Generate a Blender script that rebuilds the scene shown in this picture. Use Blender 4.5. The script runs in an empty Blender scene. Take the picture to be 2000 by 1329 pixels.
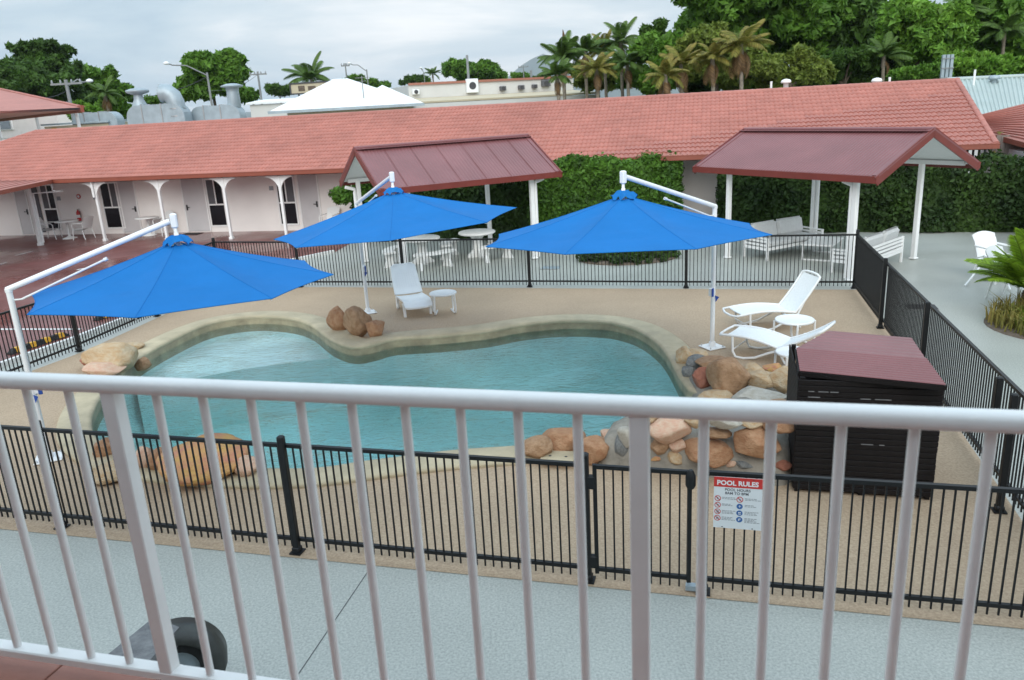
import bpy, bmesh, math, random
import numpy as np
from mathutils import Vector, Matrix
from mathutils.geometry import tessellate_polygon
R = math.radians
PI = math.pi
sc = bpy.context.scene
C = sc.collection

# ------------------------------------------------------------------ camera
F_PX, PITCH, ROLL, CAM_H = 1543.9, 0.290338, -0.0562, 4.3165
cp, sp = math.cos(PITCH), math.sin(PITCH)
cr, sr = math.cos(ROLL), math.sin(ROLL)
FWD = Vector((0, cp, -sp)); UP0 = Vector((0, sp, cp)); RT0 = Vector((1, 0, 0))
RT = RT0 * cr + UP0 * sr
UP = UP0 * cr - RT0 * sr
CAM = Vector((0, 0, CAM_H))
cam_d = bpy.data.cameras.new('camera')
cam_d.sensor_width = 36.0
cam_d.lens = F_PX / 2000 * 36.0
cam_d.clip_start = 0.1
cam_d.clip_end = 30000
cam_d.dof.use_dof = True
cam_d.dof.focus_distance = 7.5
cam_d.dof.aperture_fstop = 5.0
cam = bpy.data.objects.new('camera', cam_d)
C.objects.link(cam)
cam.matrix_world = Matrix(((RT.x, UP.x, -FWD.x, 0), (RT.y, UP.y, -FWD.y, 0), (RT.z, UP.z, -FWD.z, CAM_H), (0, 0, 0, 1)))
sc.camera = cam

# ------------------------------------------------------------------ world: overcast daylight
SUN_EL, SUN_ROT = R(30), R(182)
w = bpy.data.worlds.new('World'); sc.world = w; w.use_nodes = True
nt = w.node_tree; nt.nodes.clear()
N = nt.nodes.new; L = nt.links.new
out = N('ShaderNodeOutputWorld'); bg = N('ShaderNodeBackground'); bg.inputs['Strength'].default_value = 0.070
sky = N('ShaderNodeTexSky'); sky.sky_type = 'NISHITA'; sky.sun_disc = False
sky.sun_elevation = SUN_EL; sky.sun_rotation = SUN_ROT; sky.air_density = 1.2; sky.dust_density = 2.5
geo = N('ShaderNodeTexCoord')
sep = N('ShaderNodeSeparateXYZ'); L(geo.outputs['Generated'], sep.inputs[0])
# flattened cloud-deck coordinates: (x/(z+k), y/(z+k))
zk = N('ShaderNodeMath'); zk.operation = 'ADD'; zk.inputs[1].default_value = 0.10
zm = N('ShaderNodeMath'); zm.operation = 'MAXIMUM'; zm.inputs[1].default_value = 0.0
L(sep.outputs['Z'], zm.inputs[0]); L(zm.outputs[0], zk.inputs[0])
dx = N('ShaderNodeMath'); dx.operation = 'DIVIDE'; L(sep.outputs['X'], dx.inputs[0]); L(zk.outputs[0], dx.inputs[1])
dy = N('ShaderNodeMath'); dy.operation = 'DIVIDE'; L(sep.outputs['Y'], dy.inputs[0]); L(zk.outputs[0], dy.inputs[1])
cmb = N('ShaderNodeCombineXYZ'); L(dx.outputs[0], cmb.inputs[0]); L(dy.outputs[0], cmb.inputs[1])
cmb.inputs[2].default_value = 3.7
n1 = N('ShaderNodeTexNoise'); n1.inputs['Scale'].default_value = 0.42; n1.inputs['Detail'].default_value = 9; n1.inputs['Roughness'].default_value = 0.56; n1.inputs['Distortion'].default_value = 0.35
L(cmb.outputs[0], n1.inputs['Vector'])
ramp = N('ShaderNodeValToRGB')
e = ramp.color_ramp.elements
e[0].position = 0.34; e[0].color = (5.0, 6.6, 8.1, 1)
e[1].position = 0.66; e[1].color = (13.0, 13.0, 13.0, 1)
m_ = ramp.color_ramp.elements.new(0.45); m_.color = (6.9, 8.4, 9.5, 1)
m2_ = ramp.color_ramp.elements.new(0.55); m2_.color = (8.9, 9.9, 10.6, 1)
L(n1.outputs['Fac'], ramp.inputs[0])
# overcast sky: brighter towards the zenith
zr = N('ShaderNodeMapRange'); zr.inputs['From Min'].default_value = 0.12; zr.inputs['From Max'].default_value = 1.0
zr.inputs['To Min'].default_value = 1.0; zr.inputs['To Max'].default_value = 2.3
L(sep.outputs['Z'], zr.inputs['Value'])
mulz = N('ShaderNodeMix'); mulz.data_type = 'RGBA'; mulz.blend_type = 'MULTIPLY'; mulz.inputs['Factor'].default_value = 1.0
L(ramp.outputs[0], mulz.inputs[6]); L(zr.outputs[0], mulz.inputs[7])
mixs = N('ShaderNodeMix'); mixs.data_type = 'RGBA'; mixs.inputs['Factor'].default_value = 0.9
L(sky.outputs[0], mixs.inputs[6]); L(mulz.outputs[2], mixs.inputs[7])
L(mixs.outputs[2], bg.inputs['Color']); L(bg.outputs[0], out.inputs[0])

sun_d = bpy.data.lights.new('sun', 'SUN'); sun_d.energy = 1.5; sun_d.angle = R(45); sun_d.color = (1.0, 0.96, 0.9)
sun = bpy.data.objects.new('sun', sun_d); C.objects.link(sun)
sd = Vector((math.sin(SUN_ROT) * math.cos(SUN_EL), math.cos(SUN_ROT) * math.cos(SUN_EL), math.sin(SUN_EL)))
sun.rotation_euler = sd.to_track_quat('Z', 'Y').to_euler()

vs = sc.view_settings
vs.view_transform = 'Standard'; vs.look = 'None'; vs.exposure = 0.46; vs.gamma = 1.0; vs.use_curve_mapping = False
sc.cycles.max_bounces = 8
sc.cycles.transparent_max_bounces = 12

# ------------------------------------------------------------------ helpers: survey points
def ray(px, py):
    return FWD + RT * ((px - 1000) / F_PX) - UP * ((py - 664.5) / F_PX)
def g(px, py, z=0.0):
    d = ray(px, py); t = (z - CAM_H) / d.z
    return CAM + d * t
def at_dist(px, py, dist):
    d = ray(px, py); t = dist / math.hypot(d.x, d.y)
    return CAM + d * t
def on_wall(px, py, A, D):
    d = ray(px, py); n = Vector((-D[1], D[0])); t = (n.x * A[0] + n.y * A[1]) / (n.x * d.x + n.y * d.y)
    return CAM + d * t
def rz2(v, a):
    return Vector((v[0] * math.cos(a) - v[1] * math.sin(a), v[0] * math.sin(a) + v[1] * math.cos(a), v[2] if len(v) > 2 else 0))

# ------------------------------------------------------------------ helpers: materials
def mat(name, col, rough=0.6, var=0.0, vscale=4.0, bump=0.0, bscale=40.0, metal=0.0, col2=None, spec=0.5, detail=4, island=0.0, transl=0.0, stain=0.0, coat=0.0, roughvar=0.0):
    m = bpy.data.materials.new(name); m.use_nodes = True
    t = m.node_tree; b = t.nodes['Principled BSDF']; nn = t.nodes.new; ll = t.links.new
    b.inputs['Roughness'].default_value = rough; b.inputs['Metallic'].default_value = metal
    b.inputs['Specular IOR Level'].default_value = spec
    if coat: b.inputs['Coat Weight'].default_value = coat
    c1 = tuple(col) + (1,)
    if col2 is None:
        lo = tuple(max(0, c * (1 - var)) for c in col) + (1,); hi = tuple(min(1, c * (1 + var)) for c in col) + (1,)
    else:
        lo, hi = c1, tuple(col2) + (1,)
    tc = nn('ShaderNodeTexCoord')
    cur = None
    if var > 0 or col2 is not None:
        ns = nn('ShaderNodeTexNoise'); ns.inputs['Scale'].default_value = vscale; ns.inputs['Detail'].default_value = detail; ns.inputs['Roughness'].default_value = 0.62
        ll(tc.outputs['Object'], ns.inputs['Vector'])
        rp = nn('ShaderNodeValToRGB'); rp.color_ramp.elements[0].position = 0.33; rp.color_ramp.elements[1].position = 0.67
        rp.color_ramp.elements[0].color = lo; rp.color_ramp.elements[1].color = hi
        ll(ns.outputs['Fac'], rp.inputs[0]); cur = rp.outputs[0]
        if roughvar:
            mr = nn('ShaderNodeMapRange'); mr.inputs['From Min'].default_value = 0.35; mr.inputs['From Max'].default_value = 0.65
            mr.inputs['To Min'].default_value = max(0.03, rough - roughvar); mr.inputs['To Max'].default_value = min(1, rough + roughvar)
            ll(ns.outputs['Fac'], mr.inputs['Value']); ll(mr.outputs[0], b.inputs['Roughness'])
    if island > 0 or stain > 0:
        if cur is None:
            rgb = nn('ShaderNodeRGB'); rgb.outputs[0].default_value = c1; cur = rgb.outputs[0]
    if island > 0:
        gi = nn('ShaderNodeNewGeometry'); oi = nn('ShaderNodeObjectInfo')
        ad = nn('ShaderNodeMath'); ad.operation = 'ADD'; ll(gi.outputs['Random Per Island'], ad.inputs[0]); ll(oi.outputs['Random'], ad.inputs[1])
        fr = nn('ShaderNodeMath'); fr.operation = 'FRACT'; ll(ad.outputs[0], fr.inputs[0])
        mr = nn('ShaderNodeMapRange'); mr.inputs['To Min'].default_value = 1 - island; mr.inputs['To Max'].default_value = 1 + island
        ll(fr.outputs[0], mr.inputs['Value'])
        mx = nn('ShaderNodeMix'); mx.data_type = 'RGBA'; mx.blend_type = 'MULTIPLY'; mx.inputs['Factor'].default_value = 1
        ll(cur, mx.inputs[6]); ll(mr.outputs[0], mx.inputs[7]); cur = mx.outputs[2]
    if stain > 0:
        ns2 = nn('ShaderNodeTexNoise'); ns2.inputs['Scale'].default_value = 0.55; ns2.inputs['Detail'].default_value = 6
        ll(tc.outputs['Object'], ns2.inputs['Vector'])
        mr2 = nn('ShaderNodeMapRange'); mr2.inputs['From Min'].default_value = 0.3; mr2.inputs['From Max'].default_value = 0.62; mr2.inputs['To Min'].default_value = 1 - stain; mr2.inputs['To Max'].default_value = 1.0
        ll(ns2.outputs['Fac'], mr2.inputs['Value'])
        mx2 = nn('ShaderNodeMix'); mx2.data_type = 'RGBA'; mx2.blend_type = 'MULTIPLY'; mx2.inputs['Factor'].default_value = 1
        ll(cur, mx2.inputs[6]); ll(mr2.outputs[0], mx2.inputs[7]); cur = mx2.outputs[2]
    if cur is None: b.inputs['Base Color'].default_value = c1
    else: ll(cur, b.inputs['Base Color'])
    if bump > 0:
        nb = nn('ShaderNodeTexNoise'); nb.inputs['Scale'].default_value = bscale; nb.inputs['Detail'].default_value = 3
        ll(tc.outputs['Object'], nb.inputs['Vector'])
        bp = nn('ShaderNodeBump'); bp.inputs['Strength'].default_value = bump; bp.inputs['Distance'].default_value = 0.02
        ll(nb.outputs['Fac'], bp.inputs['Height']); ll(bp.outputs[0], b.inputs['Normal'])
    if transl > 0:
        tr = nn('ShaderNodeBsdfTranslucent'); ms = nn('ShaderNodeMixShader'); ms.inputs[0].default_value = transl
        if cur is None: tr.inputs[0].default_value = c1
        else: ll(cur, tr.inputs[0])
        ll(b.outputs[0], ms.inputs[1]); ll(tr.outputs[0], ms.inputs[2])
        ll(ms.outputs[0], t.nodes['Material Output'].inputs['Surface'])
    return m

M = {}
M['white_paint'] = mat('white_paint', (0.84, 0.84, 0.83), 0.35, var=0.03, vscale=3)
M['rail_paint'] = mat('rail_paint', (0.86, 0.85, 0.83), 0.28, var=0.04, vscale=5, bump=0.02, bscale=90)
M['white_plastic'] = mat('white_plastic', (0.80, 0.81, 0.80), 0.38, var=0.03, vscale=6)
M['sling'] = mat('sling', (0.76, 0.78, 0.77), 0.6, var=0.04, vscale=30, bump=0.15, bscale=200)
M['black_metal'] = mat('black_metal', (0.009, 0.010, 0.011), 0.48, var=0.2, vscale=8, spec=0.35)
M['blue_canvas'] = mat('blue_canvas', (0.011, 0.170, 0.49), 0.75, var=0.05, vscale=1.6, bump=0.12, bscale=5, transl=0.12, spec=0.2)
M['blue_strap'] = mat('blue_strap', (0.02, 0.07, 0.32), 0.7)
M['roof_tile'] = mat('roof_tile', (0.43, 0.165, 0.13), 0.62, var=0.06, vscale=3, island=0.06, stain=0.16, bump=0.1, bscale=60)
M['gutter'] = mat('gutter', (0.26, 0.07, 0.042), 0.5, var=0.08, vscale=2)
M['maroon_metal'] = mat('maroon_metal', (0.225, 0.088, 0.090), 0.42, var=0.08, vscale=1.2, stain=0.12)
M['maroon_fascia'] = mat('maroon_fascia', (0.17, 0.03, 0.022), 0.38, var=0.08, vscale=2)
M['wall_white'] = mat('wall_white', (0.86, 0.82, 0.79), 0.85, var=0.03, vscale=1.2, bump=0.15, bscale=30)
M['wall_grey'] = mat('wall_grey', (0.50, 0.47, 0.47), 0.85, var=0.05, vscale=1.2)
M['door_grey'] = mat('door_grey', (0.58, 0.565, 0.57), 0.55, var=0.03, vscale=2)
M['soffit'] = mat('soffit', (0.76, 0.77, 0.76), 0.7, var=0.03, vscale=2)
M['glass_dark'] = mat('glass_dark', (0.012, 0.011, 0.014), 0.10, var=0.3, vscale=1.5, spec=0.22)
M['screen_grey'] = mat('screen_grey', (0.10, 0.10, 0.11), 0.55, var=0.1, vscale=3)
M['deck'] = mat('deck', (0.50, 0.375, 0.255), 0.75, col2=(0.37, 0.265, 0.175), vscale=38, detail=2, bump=0.3, bscale=90, stain=0.14)
M['coping'] = mat('coping', (0.50, 0.42, 0.28), 0.7, var=0.13, vscale=3.0, bump=0.25, bscale=70, stain=0.18)
M['concrete_paving'] = mat('concrete_paving', (0.50, 0.51, 0.465), 0.42, col2=(0.33, 0.345, 0.315), vscale=45, detail=2, bump=0.15, bscale=70, stain=0.14)
M['red_paving'] = mat('red_paving', (0.235, 0.085, 0.075), 0.40, col2=(0.16, 0.05, 0.042), vscale=2.2, detail=5, bump=0.1, bscale=30, stain=0.2)
M['line_white'] = mat('line_white', (0.72, 0.72, 0.70), 0.6, var=0.1, vscale=6)
M['grass'] = mat('grass', (0.05, 0.085, 0.025), 0.95, var=0.35, vscale=0.15)
M['rubber'] = mat('rubber', (0.015, 0.015, 0.016), 0.8, var=0.2, vscale=10)
M['yellow'] = mat('yellow', (0.62, 0.33, 0.02), 0.5, var=0.1, vscale=8)
M['mortar'] = mat('mortar', (0.27, 0.245, 0.205), 0.9, var=0.2, vscale=5, bump=0.6, bscale=25)
M['rock_orange'] = mat('rock_orange', (0.47, 0.275, 0.155), 0.85, col2=(0.35, 0.17, 0.085), vscale=3.0, bump=0.9, bscale=11, stain=0.15)
M['rock_brown'] = mat('rock_brown', (0.47, 0.295, 0.175), 0.85, col2=(0.31, 0.175, 0.09), vscale=3.2, bump=0.9, bscale=11, stain=0.15)
M['rock_tan'] = mat('rock_tan', (0.62, 0.50, 0.34), 0.85, col2=(0.52, 0.33, 0.17), vscale=2.6, bump=0.9, bscale=11, stain=0.2)
M['rock_pink'] = mat('rock_pink', (0.58, 0.33, 0.23), 0.85, col2=(0.62, 0.46, 0.33), vscale=4.5, bump=0.5, bscale=16)
M['rock_red'] = mat('rock_red', (0.42, 0.17, 0.11), 0.85, col2=(0.32, 0.12, 0.075), vscale=3, bump=0.9, bscale=11)
M['rock_grey'] = mat('rock_grey', (0.25, 0.25, 0.24), 0.85, col2=(0.13, 0.14, 0.14), vscale=5, bump=0.6, bscale=18)
M['rock_white'] = mat('rock_white', (0.52, 0.49, 0.43), 0.85, col2=(0.40, 0.36, 0.29), vscale=6, bump=0.6, bscale=20)
M['rock_ochre'] = mat('rock_ochre', (0.58, 0.36, 0.11), 0.85, col2=(0.54, 0.23, 0.16), vscale=2.2, bump=0.9, bscale=11)
M['slat_black'] = mat('slat_black', (0.008, 0.006, 0.006), 0.6, var=0.3, vscale=5, spec=0.25, bump=0.2, bscale=60)
M['cushion'] = mat('cushion', (0.56, 0.57, 0.57), 0.9, var=0.05, vscale=12, bump=0.2, bscale=120)
M['concrete_white'] = mat('concrete_white', (0.82, 0.82, 0.80), 0.75, var=0.06, vscale=6, bump=0.2, bscale=50)
M['bark'] = mat('bark', (0.13, 0.10, 0.075), 0.95, var=0.3, vscale=6, bump=0.6, bscale=20)
M['palm_bark'] = mat('palm_bark', (0.22, 0.19, 0.15), 0.9, var=0.25, vscale=8, bump=0.4, bscale=18)
def leafmat(n, c, c2, sc_=0.6, isl=0.4, tr=0.30): return mat(n, tuple(v * 1.55 for v in c), 0.6, col2=tuple(v * 1.55 for v in c2), vscale=sc_, island=isl, transl=tr, spec=0.3)
M['leaf_dark'] = leafmat('leaf_dark', (0.024, 0.052, 0.010), (0.052, 0.105, 0.016))
M['leaf_mid'] = leafmat('leaf_mid', (0.042, 0.098, 0.011), (0.088, 0.175, 0.020))
M['leaf_bright'] = leafmat('leaf_bright', (0.062, 0.14, 0.015), (0.12, 0.22, 0.026))
M['leaf_olive'] = leafmat('leaf_olive', (0.075, 0.11, 0.018), (0.13, 0.165, 0.028))
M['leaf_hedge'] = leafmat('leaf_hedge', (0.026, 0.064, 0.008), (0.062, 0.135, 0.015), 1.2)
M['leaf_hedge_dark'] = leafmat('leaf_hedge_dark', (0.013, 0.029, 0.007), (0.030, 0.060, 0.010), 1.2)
M['palm_green'] = leafmat('palm_green', (0.035, 0.07, 0.014), (0.065, 0.11, 0.02), 1.0)
M['palm_yellow'] = leafmat('palm_yellow', (0.10, 0.12, 0.02), (0.16, 0.13, 0.03), 1.0)
M['palm_dead'] = leafmat('palm_dead', (0.17, 0.11, 0.05), (0.12, 0.07, 0.035), 1.0)
M['cycad_green'] = leafmat('cycad_green', (0.07, 0.15, 0.012), (0.17, 0.25, 0.02), 1.5)
M['grass_tuft'] = leafmat('grass_tuft', (0.12, 0.13, 0.03), (0.20, 0.14, 0.04), 1.5)
M['galv'] = mat('galv', (0.36, 0.43, 0.47), 0.45, var=0.10, vscale=2.5, metal=0.25, stain=0.15)
M['roof_white'] = mat('roof_white', (0.80, 0.82, 0.82), 0.45, var=0.02, vscale=1)
M['wall_cream'] = mat('wall_cream', (0.52, 0.45, 0.32), 0.85, var=0.06, vscale=1)
M['wall_pale'] = mat('wall_pale', (0.60, 0.60, 0.58), 0.85, var=0.05, vscale=0.5)
M['roof_green'] = mat('roof_green', (0.40, 0.47, 0.45), 0.42, var=0.06, vscale=1, stain=0.1)
M['pole_grey'] = mat('pole_grey', (0.23, 0.24, 0.24), 0.7, var=0.1, vscale=3)
M['hill'] = mat('hill', (0.035, 0.055, 0.03), 1.0, var=0.3, vscale=0.002)
M['terracotta'] = mat('terracotta', (0.36, 0.15, 0.105), 0.5, var=0.08, vscale=5, bump=0.1, bscale=40)
M['grout'] = mat('grout', (0.04, 0.03, 0.027), 0.9)
M['timber_grey'] = mat('timber_grey', (0.22, 0.22, 0.22), 0.85, col2=(0.13, 0.13, 0.135), vscale=14, bump=0.4, bscale=40)
M['mudguard'] = mat('mudguard', (0.032, 0.034, 0.030), 0.45, var=0.3, vscale=8, bump=0.1, bscale=20)
M['steel'] = mat('steel', (0.5, 0.5, 0.5), 0.35, metal=0.9)
M['dark_grey'] = mat('dark_grey', (0.05, 0.05, 0.055), 0.6, var=0.1, vscale=3)
M['sign_white'] = mat('sign_white', (0.70, 0.74, 0.76), 0.4)
M['sign_red'] = mat('sign_red', (0.55, 0.035, 0.03), 0.4)
M['sign_dark'] = mat('sign_dark', (0.10, 0.11, 0.13), 0.5)
M['sign_text'] = mat('sign_text', (0.30, 0.32, 0.34), 0.5)
M['sign_blue'] = mat('sign_blue', (0.035, 0.13, 0.36), 0.4)
M['sign_pale'] = mat('sign_pale', (0.75, 0.76, 0.77), 0.5)
M['red_ext'] = mat('red_ext', (0.45, 0.03, 0.03), 0.35)
M['fence_wood'] = mat('fence_wood', (0.30, 0.26, 0.23), 0.85, var=0.15, vscale=3)
M['plaster'] = mat('plaster', (0.78, 0.90, 0.90), 0.6, var=0.05, vscale=1.5, bump=0.1, bscale=30)
M['waterline'] = mat('waterline', (0.33, 0.275, 0.175), 0.5, var=0.25, vscale=3.0, bump=0.1, bscale=30)

def wet(m, lo, hi, scale):
    t = m.node_tree; b = t.nodes['Principled BSDF']; tc = t.nodes.new('ShaderNodeTexCoord'); ns = t.nodes.new('ShaderNodeTexNoise'); ns.inputs['Scale'].default_value = scale; ns.inputs['Detail'].default_value = 5
    mr = t.nodes.new('ShaderNodeMapRange'); mr.inputs['From Min'].default_value = .38; mr.inputs['From Max'].default_value = .62; mr.inputs['To Min'].default_value = lo; mr.inputs['To Max'].default_value = hi
    t.links.new(tc.outputs['Object'], ns.inputs['Vector']); t.links.new(ns.outputs['Fac'], mr.inputs['Value']); t.links.new(mr.outputs[0], b.inputs['Roughness'])
wet(M['concrete_paving'], .30, .50, .33); wet(M['red_paving'], .16, .5, .30)

# water: clear dielectric surface with ripples over a tinted volume
def water_mat():
    m = bpy.data.materials.new('pool_water'); m.use_nodes = True; t = m.node_tree; t.nodes.clear()
    nn = t.nodes.new; ll = t.links.new
    o = nn('ShaderNodeOutputMaterial'); ms = nn('ShaderNodeMixShader'); fr = nn('ShaderNodeFresnel'); fr.inputs['IOR'].default_value = 1.40
    tr = nn('ShaderNodeBsdfTransparent'); tr.inputs[0].default_value = (0.97, 0.99, 0.99, 1)
    gl = nn('ShaderNodeBsdfGlossy'); gl.inputs['Roughness'].default_value = 0.04
    tc = nn('ShaderNodeTexCoord'); mp = nn('ShaderNodeMapping'); mp.inputs['Scale'].default_value = (1.0, 1.9, 1.0); mp.inputs['Rotation'].default_value = (0, 0, 0.25)
    ll(tc.outputs['Object'], mp.inputs[0])
    a = nn('ShaderNodeTexNoise'); a.inputs['Scale'].default_value = 4.2; a.inputs['Detail'].default_value = 5; a.inputs['Distortion'].default_value = 1.3
    b = nn('ShaderNodeTexNoise'); b.inputs['Scale'].default_value = 0.35; b.inputs['Detail'].default_value = 2
    ll(mp.outputs[0], a.inputs['Vector']); ll(tc.outputs['Object'], b.inputs['Vector'])
    mr = nn('ShaderNodeMapRange'); mr.inputs['From Min'].default_value = 0.42; mr.inputs['From Max'].default_value = 0.62; mr.inputs['To Min'].default_value = 0.12; mr.inputs['To Max'].default_value = 1.0
    ll(b.outputs['Fac'], mr.inputs['Value'])
    mu = nn('ShaderNodeMath'); mu.operation = 'MULTIPLY'; ll(a.outputs['Fac'], mu.inputs[0]); ll(mr.outputs[0], mu.inputs[1])
    bp = nn('ShaderNodeBump'); bp.inputs['Strength'].default_value = 1.0; bp.inputs['Distance'].default_value = 0.22
    ll(mu.outputs[0], bp.inputs['Height'])
    ll(bp.outputs[0], gl.inputs['Normal']); ll(bp.outputs[0], fr.inputs['Normal'])
    ll(fr.outputs[0], ms.inputs[0]); ll(tr.outputs[0], ms.inputs[1]); ll(gl.outputs[0], ms.inputs[2])
    va = nn('ShaderNodeVolumeAbsorption'); va.inputs['Color'].default_value = (0.26, 0.86, 0.84, 1); va.inputs['Density'].default_value = 0.18
    ll(ms.outputs[0], o.inputs['Surface']); ll(va.outputs[0], o.inputs['Volume'])
    return m
M['water'] = water_mat()

# ------------------------------------------------------------------ helpers: meshes
class MB:
    """collects verts and faces and links them as ONE mesh object"""
    def __init__(self): self.v = []; self.f = []; self.smooth = []
    def add(self, vs, fs, sm=False):
        o = len(self.v); self.v += [tuple(p) for p in vs]; self.f += [tuple(i + o for i in q) for q in fs]; self.smooth += [sm] * len(fs)
        return self
    def box(self, c, s, rz=0.0, R3=None):
        hx, hy, hz = s[0] / 2, s[1] / 2, s[2] / 2
        P = [Vector((x, y, z)) for x in (-hx, hx) for y in (-hy, hy) for z in (-hz, hz)]
        if R3 is not None: P = [R3 @ p for p in P]
        elif rz: P = [rz2(p, rz) for p in P]
        c = Vector(c)
        return self.add([p + c for p in P], [(0, 1, 3, 2), (4, 6, 7, 5), (0, 4, 5, 1), (2, 3, 7, 6), (0, 2, 6, 4), (1, 5, 7, 3)])
    def bbox(self, c, s, rz=0.0, b=0.01):
        """box with chamfered vertical & horizontal edges (rounded slab)"""
        hx, hy, hz = s[0] / 2, s[1] / 2, s[2] / 2
        rings = []
        for z, k in ((-hz, b), (-hz + b, 0), (hz - b, 0), (hz, b)):
            x, y = hx - k, hy - k; q = b
            rings.append([(-x + q, -y), (x - q, -y), (x, -y + q), (x, y - q), (x - q, y), (-x + q, y), (-x, y - q), (-x, -y + q)])
        V = []; F = []
        for (z, rg) in zip((-hz, -hz + b, hz - b, hz), rings):
            V += [rz2((x, y, z), rz) + Vector(c) for x, y in rg]
        for k in range(3):
            for i in range(8): F.append((k * 8 + i, k * 8 + (i + 1) % 8, k * 8 + 8 + (i + 1) % 8, k * 8 + 8 + i))
        F.append(tuple(range(7, -1, -1))); F.append(tuple(range(24, 32)))
        return self.add(V, F)
    def beam(self, a, b, w, h=None, up=Vector((0, 0, 1))):
        a, b = Vector(a), Vector(b); h = h or w; d = (b - a); l = d.length
        if l < 1e-6: return self
        d.normalize(); s = d.cross(up)
        if s.length < 1e-3: s = Vector((1, 0, 0))
        s.normalize(); u = s.cross(d)
        V = []
        for p in (a, b):
            for i, j in ((-1, -1), (1, -1), (1, 1), (-1, 1)): V.append(p + s * (i * w / 2) + u * (j * h / 2))
        return self.add(V, [(3, 2, 1, 0), (4, 5, 6, 7), (0, 1, 5, 4), (1, 2, 6, 5), (2, 3, 7, 6), (3, 0, 4, 7)])
    def tube(self, pts, r, seg=8, caps=True, closed=False):
        pts = [Vector(p) for p in pts]; n = len(pts); rr = r if isinstance(r, (list, tuple)) else [r] * n
        V = []; F = []; prev = None
        for i, p in enumerate(pts):
            if closed: d = pts[(i + 1) % n] - pts[i - 1]
            else: d = pts[min(i + 1, n - 1)] - pts[max(i - 1, 0)]
            d.normalize()
            if prev is None:
                s = d.cross(Vector((0, 0, 1)))
                if s.length < 1e-3: s = d.cross(Vector((1, 0, 0)))
            else: s = prev - d * prev.dot(d)
            s.normalize(); prev = s; u = s.cross(d)
            for k in range(seg):
                a = 2 * PI * k / seg; V.append(p + s * (math.cos(a) * rr[i]) + u * (math.sin(a) * rr[i]))
        m = n if closed else n - 1
        for i in range(m):
            for k in range(seg):
                j = (i + 1) % n
                F.append((i * seg + k, i * seg + (k + 1) % seg, j * seg + (k + 1) % seg, j * seg + k))
        self.add(V, F, True)
        if caps and not closed:
            self.add(V[:seg], [tuple(range(seg))]); self.add(V[-seg:], [tuple(range(seg - 1, -1, -1))])
        return self
    def lathe(self, c, prof, seg=20, smooth=True):
        V = []; F = []; c = Vector(c)
        for (r, z) in prof:
            for k in range(seg):
                a = 2 * PI * k / seg; V.append(c + Vector((r * math.cos(a), r * math.sin(a), z)))
        for i in range(len(prof) - 1):
            for k in range(seg): F.append((i * seg + k, i * seg + (k + 1) % seg, (i + 1) * seg + (k + 1) % seg, (i + 1) * seg + k))
        self.add(V, F, smooth)
        self.add(V[:seg], [tuple(range(seg - 1, -1, -1))]); self.add(V[-seg:], [tuple(range(seg))])
        return self
    def prism(self, poly, z0, z1):
        n = len(poly); V = [(p[0], p[1], z0) for p in poly] + [(p[0], p[1], z1) for p in poly]
        F = [(i, (i + 1) % n, n + (i + 1) % n, n + i) for i in range(n)]
        for t in tessellate_polygon([[Vector((p[0], p[1], 0)) for p in poly]]):
            F.append((t[0] + n, t[1] + n, t[2] + n)); F.append((t[2], t[1], t[0]))
        return self.add(V, F)
    def slab(self, quad, th):
        """thick sheet: polygon of 3-D points and a thickness downwards"""
        q = [Vector(p) for p in quad]; n = len(q); nr = (q[1] - q[0]).cross(q[2] - q[0]).normalized()
        if nr.z < 0: nr = -nr
        V = q + [p - nr * th for p in q]
        F = [tuple(range(n)), tuple(range(2 * n - 1, n - 1, -1))] + [(i, n + i, n + (i + 1) % n, (i + 1) % n) for i in range(n)]
        return self.add(V, F)
    def grid(self, P, nu, nv, sm=True):
        F = [(j * nu + i, j * nu + i + 1, (j + 1) * nu + i + 1, (j + 1) * nu + i) for j in range(nv - 1) for i in range(nu - 1)]
        return self.add(P, F, sm)
    def mesh(self, name, m):
        me = bpy.data.meshes.new(name); me.from_pydata(self.v, [], self.f); me.materials.append(m)
        me.polygons.foreach_set('use_smooth', self.smooth)
        bm = bmesh.new(); bm.from_mesh(me); bmesh.ops.recalc_face_normals(bm, faces=bm.faces); bm.to_mesh(me); bm.free()
        me.update(); return me
    def build(self, name, m, parent=None, loc=None, rz=None, kind=None, label=None):
        o = bpy.data.objects.new(name, self.mesh(name, m)); C.objects.link(o)
        if parent is not None: o.parent = parent
        if loc is not None: o.location = loc
        if rz is not None: o.rotation_euler.z = rz
        if kind: o['kind'] = kind
        if label: o['label'] = label
        return o

def link_mesh(name, me, parent=None, loc=(0, 0, 0), rot=None, scale=None):
    o = bpy.data.objects.new(name, me); C.objects.link(o); o.location = loc
    if parent is not None: o.parent = parent
    if rot is not None: o.rotation_euler = rot
    if scale is not None: o.scale = scale
    return o
def np_mesh(name, V, F, m, smooth=False):
    """quads only, arrays"""
    me = bpy.data.meshes.new(name); n = len(F)
    me.vertices.add(len(V)); me.vertices.foreach_set('co', np.asarray(V, np.float32).ravel())
    me.loops.add(n * 4); me.loops.foreach_set('vertex_index', np.asarray(F, np.int32).ravel())
    me.polygons.add(n); me.polygons.foreach_set('loop_start', np.arange(0, n * 4, 4, dtype=np.int32))
    me.materials.append(m); me.update(calc_edges=True); me.validate()
    if smooth: me.polygons.foreach_set('use_smooth', [True] * n)
    return me
def thing(name, label, cat, loc=(0, 0, 0), rz=0.0, group=None):
    o = bpy.data.objects.new(name, None); C.objects.link(o); o.empty_display_size = 0.2
    o.location = loc; o.rotation_euler = (0, 0, rz); o['label'] = label; o['category'] = cat
    if group: o['group'] = group
    return o
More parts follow.
